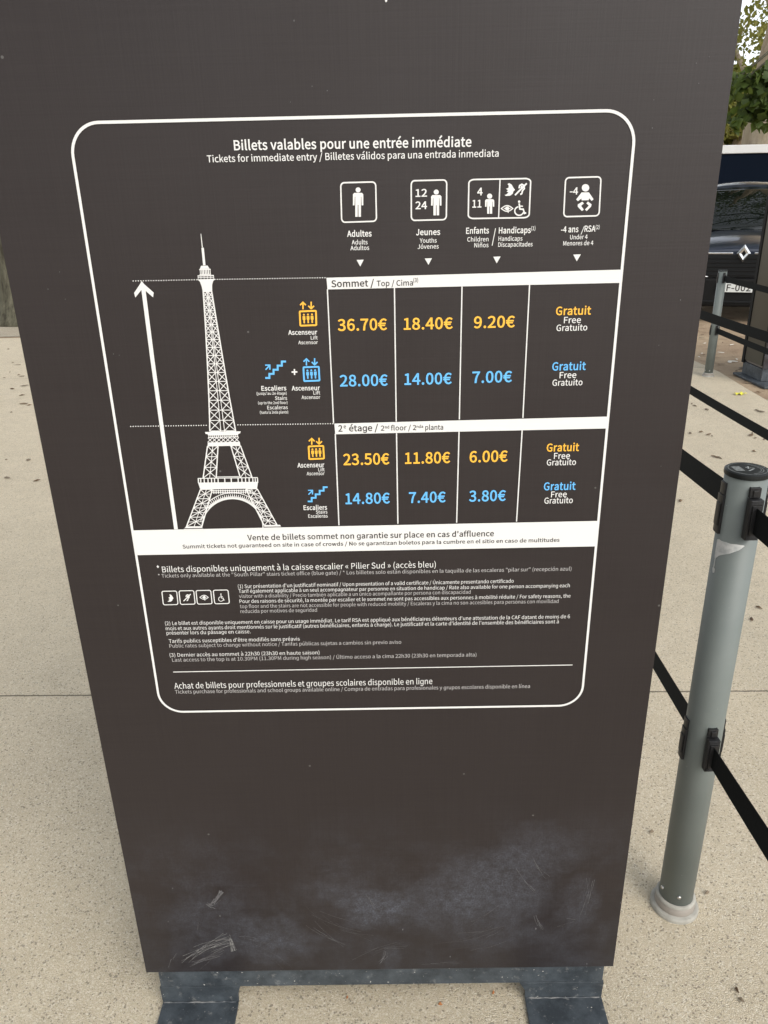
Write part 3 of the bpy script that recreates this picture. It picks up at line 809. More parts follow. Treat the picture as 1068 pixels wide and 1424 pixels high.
# mast, lantern, top platform
pr.shape([(279.2, 325.0), (279.9, 325.0), (280.7, 331), (282.2, 344), (281.0, 344.2), (279.6, 331)], 1.0)
pr.shape([(280.3, 344.6), (283.6, 344.4), (286.0, 368.6), (282.6, 369.0)], 1.0)
pr.shape([(279.9, 369.6), (288.8, 369.2), (291.6, 373.6), (278.0, 374.0)], 1.0)
pr.stroke([(277.2, 374.9), (293.2, 374.4)], 1.3, layer=1.3)
for x in (278.6, 280.9, 283.0, 285.4, 287.6, 290.0, 292.3): pr.stroke([(x, 375.2), (x+0.4, 381.2)], 1.0 if x in (278.6, 292.3) else 1.5, layer=1.0)
pr.stroke([(277.8, 381.8), (293.6, 381.4)], 1.2, layer=1.3)
pr.stroke([(275.0, 383.6), (297.6, 383.0)], 1.4, layer=1.6)
pr.stroke([(275.4, 386.0), (297.8, 385.4)], 0.8, layer=1.6)
for x in (275.6, 279.5, 284, 288.5, 293, 297.2): pr.stroke([(x, 383.4), (x+.2, 388)], 0.8, layer=1.0)
pr.shape([(274.6, 388.4), (299.4, 387.6), (296.6, 391), (295.2, 396), (295.2, 405.6), (282.2, 405.9), (280.6, 398), (278.0, 391.4)], 1.0)
# slender upper tower: outer edges, centre lines, crossed panels
def edgeL(y):
    return np.interp(y, [405, 450, 500, 550, 580, 600], [282.2, 285.2, 287.8, 290.0, 291.0, 291.4])
def edgeR(y):
    return np.interp(y, [405, 450, 500, 550, 580, 600], [295.2, 302.6, 311.0, 319.4, 325.0, 328.6])
ys = [405.5]
step = 8.6
while ys[-1] < 600:
    ys.append(min(ys[-1]+step, 600.6)); step *= 1.034
for i in range(len(ys)-1):
    ya, yb = ys[i], ys[i+1]
    la, lb, ra, rb = edgeL(ya), edgeL(yb), edgeR(ya), edgeR(yb)
    ma, mb = (la+ra)/2, (lb+rb)/2
    gap = np.interp(ya, [405, 520, 600], [0.6, 1.2, 2.6])
    w = np.interp(ya, [405, 600], [1.15, 1.05])
    for (p, q, r_, s_) in ((la, ma-gap, lb, mb-gap), (ma+gap, ra, mb+gap, rb)):
        pr.stroke([(p, ya), (s_, yb)], w, layer=1.0)
        pr.stroke([(q, ya), (r_, yb)], w, layer=1.3)
    if yb < 560:
        pass
    pr.stroke([(la, ya), (ra, ya-0.3)], w, layer=1.6)
for sgn in (-1, 1):
    pr.stroke([((edgeL(y)+edgeR(y))/2+sgn*np.interp(y, [405, 520, 600], [0.6, 1.2, 2.6]), y) for y in (405.5, 450, 500, 550, 600)], 1.0, layer=1.9 if sgn < 0 else 2.05)
pr.stroke([(edgeL(y)+.6, y) for y in (405, 450, 500, 550, 580, 599)], 1.7, layer=2.2)
pr.stroke([(edgeR(y)-.6, y) for y in (405, 450, 500, 550, 580, 599)], 1.7, layer=2.2)
# second platform
pr.shape([(285.2, 600.4), (335.0, 599.4), (334.2, 602.2), (331.6, 603.2), (331.2, 604.8), (289.8, 605.4), (289.2, 603.8), (286.2, 603.0)], 2.4)
for k in range(16):
    x = 290.6+k*2.66
    pr.stroke([(x, 605.2-k*0.03), (x+.1, 607.6-k*0.03)], 1.1, layer=1.0)
pr.stroke([(289.6, 608.2), (331.8, 607.2)], 1.2, layer=1.3)
for k in range(7):
    a, c = 289.4+k*6.1, 289.0+(k)*6.25
    pr.stroke([(a, 608.6-k*.1), (c+6.2, 614.8-k*.1)], 1.0, layer=1.0); pr.stroke([(a+6.1, 608.6-k*.1), (c, 614.8-k*.1)], 1.0, layer=1.6)
pr.shape([(289.2, 614.9), (333.6, 614.0), (334.6, 619.4), (288.9, 620.4)], 2.4)
# middle legs
panel_x((288.8, 620), (282.6, 664.6), (303.4, 620), (300.9, 664.2), 3, 1.1)
panel_x((321.2, 619.6), (334.4, 664), (334.6, 619.4), (350.8, 663.6), 3, 1.1)
# first platform: gallery with posts, deck
pr.stroke([(301.5, 662.8), (332.5, 662.3)], 1.0, layer=2.8)
pr.stroke([(275.2, 665.0), (358.6, 663.8)], 1.2, layer=1.3)
for x in (275.9, 279.2, 284, 289.3, 294.2, 298.4, 303.3, 312.6, 321.6, 331.2, 336.4, 341.5, 346.5, 351.6, 355, 358.2):
    pr.stroke([(x, 664.6), (x+.3, 671.2)], 1.5, layer=1.0)
pr.shape([(275.6, 670.8), (359.0, 669.6), (357.6, 679), (278.8, 680.2)], 2.2)
# haunches and arch band
def arch(cx, cy, rx, ry, a0, a1, n=40):
    return [(cx+rx*math.cos(rad(a0+(a1-a0)*k/n)), cy-ry*math.sin(rad(a0+(a1-a0)*k/n))) for k in range(n+1)]
CX, CY = 323.4, 733.6
pr.stroke(arch(CX, CY, 42.4, 40.4, 0, 180), 1.3, layer=2.0)
pr.stroke(arch(CX, CY, 45.0, 43.2, 12, 168), 1.0, layer=2.3)
pr.stroke(arch(CX, CY, 43.6, 41.8, 40, 140), 1.6, layer=2.6)
for k in range(31):
    a = rad(38+104*k/30)
    c_, s_ = math.cos(a), math.sin(a)
    pr.stroke([(CX+45*c_, CY-43*s_), (CX+(50 if abs(k-15) > 6 else 47.5)*c_, CY-(48.6 if abs(k-15) > 6 else 46.4)*s_)], 0.9, layer=1.0)
pr.stroke(arch(CX, CY, 49.4, 48.6, 45, 135), 1.1, layer=1.6)
for k in range(17):
    x = 297.5+k*3.15
    pr.stroke([(x, 680.6), (x+.1, 686.4)], 1.3, layer=1.0)
pr.stroke([(292.4, 682.2), (350.6, 681.4)], 1.0, layer=1.3)
pr.stroke([(294, 684.8), (349.6, 684.0)], 0.9, layer=1.6)
# lower legs
panel_x((279.0, 680.4), (259.6, 731.8), (295.6, 680.2), (281.0, 731.4), 4, 1.1)
panel_x((342.0, 679.6), (367.6, 730.4), (357.8, 679.4), (385.6, 730.0), 4, 1.1)
for k in range(4):     # second bracing of the lower legs
    for la, lb, ra, rb in (((279.0, 680.4), (259.6, 731.8), (295.6, 680.2), (281.0, 731.4)), ((342.0, 679.6), (367.6, 730.4), (357.8, 679.4), (385.6, 730.0))):
        m_ = lerp(lerp(la, lb, (k+.5)/4), lerp(ra, rb, (k+.5)/4), .5)
        pr.stroke([lerp(la, lb, (k+.5)/4), lerp(ra, rb, (k+.5)/4)], 0.8, layer=2.8)
# plinths
for xa, xb, y in ((256.5, 281.5, 731.6), (366.5, 390.5, 729.6)):
    pr.shape([(xa+2.5, y), (xb-1, y-.3), (xb+.5, y+2), (xa+.2, y+2.4)], 2.9)
    pr.stroke([(xa-0.8, y+4.0), (xb+1.4, y+3.6)], 1.0, layer=3.1)
    pr.stroke([(xa-1.5, y+5.2), (xb+1.8, y+4.8)], 1.0, layer=3.3)
pr.build('tower_drawing', M['white_print'], sign)

# ---- pictograms
def person(pr, cx, top, bot, hw, head):
    """standing figure: head circle, then one outline of torso, arms and legs"""
    pr.disc(cx, top+head, head, 1.0)
    t = top+2*head+0.6
    hgt = bot-t
    hip = t+hgt*0.50
    arm = t+hgt*0.52
    leg = hw*0.46
    pr.shape([(cx-hw*.75, t), (cx+hw*.75, t), (cx+hw, t+hw*.3), (cx+hw, arm), (cx+hw*.68, arm), (cx+hw*.62, t+hgt*.16), (cx+hw*.55, t+hgt*.16), (cx+hw*.55, bot),
              (cx+hw*.08, bot), (cx+hw*.06, hip), (cx-hw*.06, hip), (cx-hw*.08, bot), (cx-hw*.55, bot), (cx-hw*.55, t+hgt*.16), (cx-hw*.62, t+hgt*.16),
              (cx-hw*.68, arm), (cx-hw, arm), (cx-hw, t+hw*.3)], 1.0)
def qframe(pr, tl, tr, br, bl, r, w):
    """rounded frame on a photo quadrilateral"""
    base = rrect(0, 0, 1, 1, r, 5)
    pts = [lerp(lerp(tl, tr, u), lerp(bl, br, u), v) for u, v in base]
    pr.stroke(pts, w, closed=True, layer=1.0)
def moon(pr, cx, cy, s):
    o = [(0.05, -1), (.45, -.75), (.7, -.3), (.95, .05), (.7, .3), (.62, .62), (.2, .95), (-.45, 1), (-.65, .85), (-.35, .75), (-.05, .45), (-.35, .3), (-.1, .1), (-.45, -.12), (-.05, -.25), (.0, -.6), (-.2, -.85)]
    pr.shape([(cx+x*s, cy+y*s) for x, y in o], 1.0)
def ear(pr, cx, cy, s):
    pr.stroke([(cx+x*s, cy+y*s) for x, y in [(-.95, .95), (.95, -.95)]], s*.26, layer=1.0)
    pr.stroke([(cx+x*s, cy+y*s) for x, y in [(-.3, -.15), (-.2, -.6), (.15, -.8), (.5, -.6), (.55, -.1), (.25, .25), (.15, .7), (-.1, .85)]], s*.24, layer=1.3)
    pr.stroke([(cx+x*s, cy+y*s) for x, y in [(-.02, -.2), (.1, -.48), (.3, -.35), (.2, .0)]], s*.18, layer=1.3)
def eye(pr, cx, cy, s):
    up = [(-1+.25*k, -.52*math.sin(math.pi*k/8)) for k in range(9)]
    dn = [(1-.25*k, .5*math.sin(math.pi*k/8)) for k in range(9)]
    pr.stroke([(cx+x*s, cy+y*s) for x, y in up+dn[1:-1]], s*.17, closed=True, layer=1.0)
    pr.disc(cx+.02*s, cy, s*.36, 1.3, 14)
    pr.stroke([(cx-.55*s, cy-.02*s), (cx+.6*s, cy)], s*.14, layer=1.6)
    pr.stroke([(cx+.15*s, cy-.6*s), (cx+.2*s, cy+.75*s)], s*.14, layer=1.9)
def wheelchair(pr, cx, cy, s):
    pr.disc(cx-.12*s, cy-.92*s, s*.17, 1.0, 12)
    pr.stroke([(cx+x*s, cy+y*s) for x, y in [(-.12, -.68), (-.02, .12), (.45, .14), (.62, .72), (.85, .62)]], s*.2, layer=1.0)
    pr.stroke([(cx-.06*s, cy-.3*s), (cx+.4*s, cy-.28*s)], s*.15, layer=1.3)
    pr.stroke([(cx-.12*s+.62*s*math.cos(rad(a)), cy+.38*s+.6*s*math.sin(rad(a))) for a in range(20, 261, 16)], s*.18, layer=1.6)

pr = Print(); qframe(pr, (473.8, 254.2), (522.4, 253.0), (523.6, 307.6), (475.2, 309.2), .10, 1.9)
person(pr, 498, 260.6, 301.5, 7.2, 3.5); pr.build('adult_pictogram', M['white_print'], sign)
pr = Print(); qframe(pr, (571.8, 251.4), (621.2, 250.2), (620.6, 305.4), (572.0, 306.6), .10, 1.9)
person(pr, 606.6, 263.6, 299.4, 7.2, 3.5)
T(pr, "12", 577.8, 593.8, 273.6, 273.2, 10.2, BOLD); T(pr, "24", 577.6, 593.8, 290.8, 290.4, 10.2, BOLD)
pr.build('youth_pictogram', M['white_print'], sign)
pr = Print(); qframe(pr, (652.0, 249.8), (738.0, 248.2), (735.6, 302.6), (651.0, 304.0), .09, 1.9)
pr.stroke([(695.2, 249.4), (693.2, 303)], 1.6, layer=1.6)
person(pr, 680.8, 269.2, 297.2, 6.4, 3.6)
T(pr, "4", 663.4, 671.0, 271.6, 271.4, 10.2, BOLD); T(pr, "11", 656.6, 669.4, 288.6, 288.3, 10.2, BOLD)
moon(pr, 707.4, 263.6, 9.0); ear(pr, 724.2, 263.2, 8.6); eye(pr, 705.0, 290.0, 8.0); wheelchair(pr, 723.0, 289.6, 10.0)
pr.build('child_and_access_pictogram', M['white_print'], sign)
pr = Print(); qframe(pr, (786.4, 247.2), (835.6, 245.8), (832.8, 300.0), (783.6, 301.4), .10, 1.9)
pr.disc(814.0, 261.2, 5.2, 1.0)
pr.shape([(808.6, 267.6), (818.6, 267.4), (825.2, 277.0), (822.6, 279.4), (818.8, 275.6), (818.6, 278.4), (808.6, 278.6), (808.4, 276.0), (803.4, 279.8), (801.0, 277.4)], 1.0)
pr.shape([(809.6, 280.4), (811.8, 283.0), (807.8, 286.2), (811.6, 291.4), (809.0, 293.6), (803.2, 287.4), (803.2, 284.4)], 1.0)
pr.shape([(817.4, 280.2), (815.2, 282.8), (818.6, 286.0), (813.2, 291.4), (815.6, 293.6), (821.8, 287.2), (822.4, 284.2)], 1.0)
T(pr, "-4", 792.0, 803.4, 270.6, 270.3, 9.6, BOLD)
pr.build('baby_pictogram', M['white_print'], sign)
for k, (x0_, y0_, fn) in enumerate(((225.2, 821.9, moon), (249.0, 821.3, ear), (272.6, 820.9, eye), (296.6, 820.4, wheelchair))):
    pr = Print()
    qframe(pr, (x0_, y0_), (x0_+20.6, y0_-.4), (x0_+22.6, y0_+18.4), (x0_+2.2, y0_+18.9), .12, 1.3)
    fn(pr, x0_+11.4, y0_+9.4+(.8 if fn is wheelchair else 0), 5.2 if fn is not eye else 5.8)
    pr.build('access_pictogram', M['white_print'], sign)
def marker(pts):
    pr = Print(); pr.poly(pts); pr.build('column_marker', M['white_print'], sign)
marker([(495.9, 361.4), (505.8, 361.1), (501.0, 370.6)]); marker([(590.6, 359.4), (600.6, 359.0), (595.8, 368.3)])
marker([(685.8, 357.0), (696.0, 356.6), (690.6, 366.2)]); marker([(797.0, 354.0), (807.6, 353.6), (801.8, 363.3)])

def arrow(pr, x, y0, y1, w, up=True):
    tip, tail = (y0, y1) if up else (y1, y0)
    d = 1 if up else -1
    pr.stroke([(x, tip+d*.6), (x, tail)], w, layer=1.0)
    pr.stroke([(x-4.0, tip+d*4.8), (x, tip+d*.9), (x+4.0, tip+d*4.8)], w, layer=1.4)
def lift(matn, tl, tr, br, bl, a1, a2, y0, y1):
    pr = Print()
    base = rrect(0, 0, 1, 1, .05, 3)
    pr.stroke([lerp(lerp(tl, tr, u), lerp(bl, br, u), v) for u, v in base], 2.4, closed=True, layer=1.0)
    for u in (.25, .5, .75):
        q = lambda v: lerp(lerp(tl, tr, u), lerp(bl, br, u), v)
        c = q(.24); e = q(.84)
        pr.disc(c[0], c[1], 1.35, 1.0, 10)
        m1 = q(.34); m2 = q(.6)
        pr.shape([(m1[0]-1.9, m1[1]), (m1[0]+1.9, m1[1]), (m2[0]+1.9, m2[1]), (m2[0]+1.0, m2[1]), (e[0]+1.0, e[1]), (e[0]-1.0, e[1]), (m2[0]-1.0, m2[1]), (m2[0]-1.9, m2[1])], 1.0)
    arrow(pr, a1, y0, y1, 1.9, True); arrow(pr, a2, y0, y1, 1.9, False)
    pr.build('lift_pictogram', M[matn], sign)
lift('orange_print', (416.8, 433.0), (439.4, 432.0), (440.0, 452.0), (417.8, 452.8), 421.4, 432.8, 419.4, 430.0)
lift('blue_print', (422.0, 510.6), (443.4, 509.8), (444.4, 529.0), (423.0, 529.8), 426.2, 437.6, 498.0, 508.0)
lift('orange_print', (429.2, 620.6), (449.6, 619.8), (450.6, 637.4), (430.2, 638.2), 433.6, 443.8, 608.6, 618.2)
def stairs(x0_, y0_, x1_, y1_, ax, ay, s):
    pr = Print()
    n = 4
    dx, dy = (x1_-x0_)/(n+1), (y1_-y0_)/n
    pts = [(x0_, y0_)]
    for k in range(n):
        pts += [(x0_+dx*(k+1), y0_+dy*k), (x0_+dx*(k+1), y0_+dy*(k+1))]
    pts.append((x1_, y1_))
    pr.stroke(pts, 2.7*s, layer=1.0)
    pr.stroke([(ax-6.6*s, ay), (ax, ay), (ax, ay+6.2*s)], 1.8*s, layer=1.0)
    pr.stroke([(ax-6.0*s, ay+6.4*s), (ax-.4*s, ay+.6*s)], 1.8*s, layer=1.4)
    pr.build('stairs_pictogram', M['blue_print'], sign)
stairs(369.0, 525.4, 397.8, 502.6, 375.4, 507.6, 1.0)
stairs(428.0, 697.0, 455.6, 677.2, 434.6, 681.6, .92)
pr = Print(); pr.stroke([(405.6, 517.2), (413.6, 517.0)], 2.0); pr.stroke([(409.5, 513.0), (409.8, 521.2)], 2.0, layer=1.4)
pr.build('plus_mark', M['white_print'], sign)

# ---- lettering
block('title_lettering', 'white_print', [("Billets valables pour une entrée immédiate", 325.8, 655.4, 208.8, 203.8, 13.4, BOLD),
    ("Tickets for immediate entry / Billetes válidos para una entrada inmediata", 288.5, 693.2, 225.8, 217.8, 9.6, MED)])
block('column_lettering', 'white_print', [("Adultes", 482.8, 516.8, 329.2, 328.6, 8.2, BOLD), ("Adults", 489.2, 511.2, 339.9, 339.6, 6.0, MED), ("Adultos", 487.4, 513.4, 347.9, 347.4, 6.0, MED)])
block('column_lettering', 'white_print', [("Jeunes", 578.4, 612, 327, 326.5, 8.2, BOLD), ("Youths", 583.6, 607.2, 337.6, 337.2, 6.0, MED), ("Jóvenes", 580.6, 610, 346, 345.4, 6.0, MED)])
block('column_lettering', 'white_print', [("Enfants", 648, 679.8, 325, 324.4, 8.2, BOLD), ("Children", 649.6, 679.2, 335.9, 335.4, 6.0, MED), ("Niños", 659.4, 679.2, 344, 343.6, 6.0, MED),
    ("Handicaps", 693.4, 737.8, 324.6, 323.8, 8.2, BOLD), ("(1)", 738.4, 744.2, 320, 319.9, 5.2, MED), ("Handicaps", 693, 726.2, 335, 334.4, 6.0, MED), ("Discapacitades", 692.6, 740.4, 343.2, 342.4, 6.0, MED)])
pr = Print(); pr.stroke([(689.0, 317.4), (684.2, 341.6)], 1.0); pr.build('divider_slash', M['white_print'], sign)
block('column_lettering', 'white_print', [("-4 ans", 779.8, 804, 323.2, 322.6, 8.2, BOLD), ("/", 807.4, 811.8, 324, 324, 8.6, REG), ("RSA", 812.4, 827.6, 322.2, 321.8, 8.2, BOLD), ("(2)", 828, 833.4, 318.4, 318.2, 5.2, MED),
    ("Under 4", 792.4, 816.6, 332.8, 332.2, 6.0, MED), ("Menores de 4", 782.8, 824.6, 341.4, 340.6, 6.0, MED)])
block('bar_lettering', 'dark_print', [("Sommet /", 461, 520.4, 399.2, 397.8, 9.2, 4.6), ("Top / Cima", 524, 574.4, 397.9, 396.7, 7.6, 3.4), ("(3)", 574.8, 581.4, 392.2, 392, 5.4, 3.4)], 3.0)
block('bar_lettering', 'dark_print', [("2", 470.6, 476.4, 599.8, 599.7, 8.6, 4.6), ("e", 478, 481.2, 595.4, 595.4, 5.4, 3.4), ("étage /", 485.6, 526, 599.5, 598.6, 8.6, 4.6),
    ("2", 529.6, 534.6, 598.5, 598.4, 6.8, 3.4), ("nd", 535.4, 541.2, 595.6, 595.5, 4.0, 3.4), ("floor / 2", 543.6, 578.8, 598.2, 597.6, 6.8, 3.4), ("nda", 579.4, 588.4, 594.8, 594.6, 4.0, 3.4), ("planta", 591.4, 616.2, 597.4, 597, 6.8, 3.4)], 3.0)
block('bar_lettering', 'dark_print', [("Vente de billets sommet non garantie sur place en cas d'affluence", 344.4, 686.6, 750.9, 745.0, 7.4, 4.6),
    ("Summit tickets not guaranteed on site in case of crowds / No se garantizan boletos para la cumbre en el sitio en caso de multitudes", 254.4, 777.8, 762.2, 752.8, 5.0, 4.6)], 3.0)
for s, a, b_, y1_, y2_, c, o in (("36.70€", 469.8, 538.4, 459.8, 458.4, 15.6, 1), ("18.40€", 561.4, 629.6, 458.2, 456.8, 15.6, 1), ("9.20€", 658.8, 715.8, 456, 454.6, 15.6, 1),
        ("28.00€", 472.8, 539.4, 537, 535.8, 15.2, 0), ("14.00€", 562.4, 628.2, 534.8, 533.4, 15.2, 0), ("7.00€", 656.6, 711.8, 532.2, 530.8, 15.2, 0),
        ("23.50€", 477.6, 541.6, 646.4, 645.0, 15.0, 1), ("11.80€", 563.2, 626, 644.6, 643.2, 15.0, 1), ("6.00€", 652.8, 705.8, 642.6, 641.2, 15.0, 1),
        ("14.80€", 480.6, 542.4, 700.6, 699.3, 14.4, 0), ("7.40€", 568.8, 619.8, 699, 697.8, 14.4, 0), ("3.80€", 652, 703.2, 697, 695.8, 14.4, 0)):
    block('price', 'orange_print' if o else 'blue_print', [(s, a, b_, y1_, y2_, c, BOLD)])
for o, L in ((1, [("Gratuit", 772.6, 821.4, 438, 437, 11.2, BOLD), ("Free", 783.8, 807.4, 449.4, 448.8, 8.6, MED), ("Gratuito", 773.4, 816.2, 460.2, 459.2, 8.6, MED)]),
             (0, [("Gratuit", 767.4, 814.2, 515, 514, 11.0, BOLD), ("Free", 777.8, 801, 525.8, 525.2, 8.4, MED), ("Gratuito", 767.8, 809.6, 536.3, 535.4, 8.4, MED)]),
             (1, [("Gratuit", 759.8, 804.8, 627.6, 626.6, 10.6, BOLD), ("Free", 770, 792.2, 638, 637.4, 8.2, MED), ("Gratuito", 760, 800.6, 647, 646.2, 8.2, MED)]),
             (0, [("Gratuit", 755.8, 800, 681.4, 680.5, 10.4, BOLD), ("Free", 766, 787.8, 691.4, 690.8, 8.0, MED), ("Gratuito", 756.6, 796.2, 700, 699.2, 8.0, MED)])):
    block('free_entry', 'orange_print' if o else 'blue_print', L[:1])
    block('free_entry_translation', 'white_print', L[1:])
block('lift_lettering', 'white_print', [("Ascenseur", 401, 441.4, 465.5, 464.8, 6.4, BOLD), ("Lift", 432.3, 442, 472, 471.8, 4.8, MED), ("Ascensor", 415, 442.2, 478.6, 478.2, 4.8, MED)])
block('stairs_lettering', 'white_print', [("Escaliers", 363.8, 398.4, 543, 542.5, 6.2, BOLD), ("(jusqu'au 2e étage)", 357, 398.8, 548.9, 548.4, 3.8, MED), ("Stairs", 382.6, 399.4, 556, 555.8, 4.8, MED),
    ("(up to the 2nd floor)", 359.2, 400, 562, 561.5, 3.8, MED), ("Escaleras", 372, 400.4, 569, 568.6, 4.8, MED), ("(hasta la 2nda planta)", 361.6, 401, 575.2, 574.6, 3.8, MED)])
block('lift_lettering', 'white_print', [("Ascenseur", 405.8, 445, 542.9, 542.2, 6.2, BOLD), ("Lift", 436, 445.4, 548.4, 548.2, 4.8, MED), ("Ascensor", 419.5, 445.5, 554.8, 554.4, 4.8, MED)])
block('lift_lettering', 'white_print', [("Ascenseur", 413.8, 451.2, 649.9, 649.2, 6.2, BOLD), ("Lift", 442.8, 451.6, 655.2, 655, 4.6, MED), ("Ascensor", 426.6, 451.6, 660.7, 660.3, 4.6, MED)])
block('stairs_lettering', 'white_print', [("Escaliers", 422.4, 455, 708.9, 708.3, 6.2, BOLD), ("Stairs", 439.5, 455.4, 714, 713.8, 4.6, MED), ("Escaleras", 428.8, 455.8, 719.7, 719.3, 4.6, MED)])
LT = 0.0
block('notice_lettering', 'white_print', [("*", 219, 222.6, 794.6, 794.5, 8.0, MED), ("Billets disponibles uniquement à la caisse escalier « Pilier Sud » (accès bleu)", 226.2, 606, 795.6, 788.6, 8.0, LT)])
block('notice_lettering', 'grey_print', [("* Tickets only available at the \"South Pillar\" stairs ticket office (blue gate) / * Los billetes solo están disponibles en la taquilla de las escaleras \"pilar sur\" (recepción azul)", 220.4, 794.3, 803, 793, 5.0, LT)])
block('footnote_lettering', 'white_print', [
    ("(1) Sur présentation d'un justificatif nominatif / Upon presentation of a valid certificate / Únicamente presentando certificado", 331.2, 714.2, 817.6, 809.9, 4.9, LT),
    ("Tarif également applicable à un seul accompagnateur par personne en situation de handicap / Rate also available for one person accompanying each", 332.2, 792, 824.2, 816.2, 4.9, LT),
    ("Pour des raisons de sécurité, la montée par escalier et le sommet ne sont pas accessibles aux personnes à mobilité réduite / For safety reasons, the", 333.5, 793, 838.3, 830.6, 4.9, LT)])
block('footnote_lettering', 'grey_print', [
    ("visitor with a disability / Precio también aplicable a un único acompañante por persona con discapacidad", 332.8, 654.4, 831.2, 825.2, 4.9, LT),
    ("top floor and the stairs are not accessible for people with reduced mobility / Escaleras y la cima no son accesibles para personas con movilidad", 334, 776.4, 845.3, 838.0, 4.9, LT),
    ("reducida por motivos de seguridad", 334.7, 441, 852.2, 850.2, 4.9, LT)])
block('footnote_lettering', 'white_print', [
    ("(2) Le billet est disponible uniquement en caisse pour un usage immédiat. Le tarif RSA est appliqué aux bénéficiaires détenteurs d'une attestation de la CAF datant de moins de 6", 230, 792.2, 869, 859.3, 4.9, LT),
    ("mois et aux autres ayants droit mentionnés sur le justificatif (autres bénéficiaires, enfants à charge). Le justificatif et la carte d'identité de l'ensemble des bénéficiaires sont à", 231, 776.8, 876, 866.4, 4.9, LT),
    ("présenter lors du passage en caisse.", 232, 348.8, 882.3, 880.2, 4.9, LT)])
block('footnote_lettering', 'white_print', [("Tarifs publics susceptibles d'être modifiés sans préavis", 235.4, 417, 893.6, 890.4, 4.9, LT), ("(3) Dernier accès au sommet à 22h30 (23h30 en haute saison)", 236.4, 444.4, 913, 909.4, 4.9, LT)])
block('footnote_lettering', 'grey_print', [("Public rates subject to change without notice / Tarifas públicas sujetas a cambios sin previo aviso", 236, 558, 900.3, 894.8, 4.9, LT),
    ("Last access to the top is at 10.30PM (11.30PM during high season) / Último acceso a la cima 22h30 (23h30 en temporada alta)", 239.9, 662.4, 919.8, 912.4, 4.9, LT)])
block('notice_lettering', 'white_print', [("Achat de billets pour professionnels et groupes scolaires disponible en ligne", 243, 601.2, 957.4, 950.8, 8.0, LT)])
block('notice_lettering', 'grey_print', [("Tickets purchase for professionals and school groups available online / Compra de entradas para profesionales y grupos escolares disponible en línea", 244, 736.7, 964.2, 956.2, 5.0, LT)])
pr = Print(); pr.shape([(535.2, -24), (538.6, -24), (538.4, 2.2), (536.8, 3.4), (535.4, 2.2)]); pr.build('white_mark', M['white_print'], sign)

# ---- scrapes, scratches and specks kicked into the print
random.seed(5)
def scratch(pr, pts, w, layer):
    pr.stroke(pts, w, layer=layer)
def brush(matn, name, x0_, y0_, x1_, y1_, spread, n, w, lay=0.2, bend=0.0, ln=(.25, .9)):
    pr = Print()
    for k in range(n):
        t0 = random.uniform(0, 1-ln[0]); t1 = min(1, t0+random.uniform(*ln))
        off = random.gauss(0, spread)
        nx, ny = -(y1_-y0_), (x1_-x0_)
        L = math.hypot(nx, ny); nx /= L; ny /= L
        pts = []
        for j in range(5):
            t = t0+(t1-t0)*j/4
            bnd = bend*math.sin(math.pi*t)
            o_ = off*(0.5+0.8*t)+bnd+random.gauss(0, spread*.06)
            pts.append((x0_+(x1_-x0_)*t+nx*o_, y0_+(y1_-y0_)*t+ny*o_))
        a_ = random.gauss(0, .17); cx_, cy_ = pts[2]
        pts = [(cx_+(x-cx_)*math.cos(a_)-(y-cy_)*math.sin(a_), cy_+(x-cx_)*math.sin(a_)+(y-cy_)*math.cos(a_)) for x, y in pts]
        pr.stroke(pts, w*random.uniform(.3, 1.2), layer=lay+0.02*k)
    return pr.build(name, M[matn], sign)
for (mn, nm, xa, ya, xb, yb, sp_, n, w, bd) in (
        ('scuff_light', 'scrape_mark', 250, 1336, 322, 1304, 3.6, 26, .7, -3), ('scuff_light', 'scrape_mark', 318, 1297, 326, 1322, 1.6, 14, .8, 0), ('scuff', 'scrape_mark', 262, 1345, 312, 1322, 3.0, 16, .8, 0),
        ('scuff', 'scrape_mark', 290, 1262, 309, 1239, 2.2, 16, 1.4, 1.5), ('scuff', 'scrape_mark', 286, 1256, 300, 1262, 1.6, 10, 1.0, 0),
        ('scuff', 'scratch_mark', 414, 1275, 480, 1313, 2.2, 8, .7, 3), ('scuff', 'scratch_mark', 486, 1333, 566, 1312, 1.6, 7, .6, -2), ('scuff', 'scratch_mark', 578, 1343, 640, 1336, 1.2, 4, .7, 0),
        ('scuff', 'scratch_mark', 710, 1200, 752, 1246, 1.6, 4, .8, 2), ('scuff', 'scratch_mark', 738, 1182, 760, 1222, 2.6, 4, 1.0, 2), ('scuff', 'scratch_mark', 744, 1270, 756, 1292, 1.6, 8, .8, 2),
        ('scuff', 'scratch_mark', 806, 1276, 824, 1222, 2.6, 7, 1.2, 2), ('scuff', 'scratch_mark', 770, 1287, 800, 1286, 5.5, 3, .7, 0), ('scuff', 'scratch_mark', 232, 1344, 246, 1326, .6, 3, .9, 0),
        ('scuff', 'scratch_mark', 275, 1280, 276, 1306, 1.0, 2, .6, 0), ('scuff', 'scratch_mark', 526, 1340, 536, 1322, 2.6, 14, .9, 1), ('scuff', 'scratch_mark', 510, 1240, 524, 1262, 1.5, 4, .7, 1),
        ('scuff', 'scratch_mark', 420, 1262, 520, 1300, 9, 8, .5, 6), ('scuff', 'scratch_mark', 600, 1310, 700, 1290, 10, 9, .5, 8), ('scuff', 'scratch_mark', 330, 1300, 410, 1335, 9, 8, .5, -6)):
    brush(mn, nm, xa, ya, xb, yb, sp_, n, w*(.65 if nm == 'scratch_mark' else .8), bend=bd)
pr = Print()
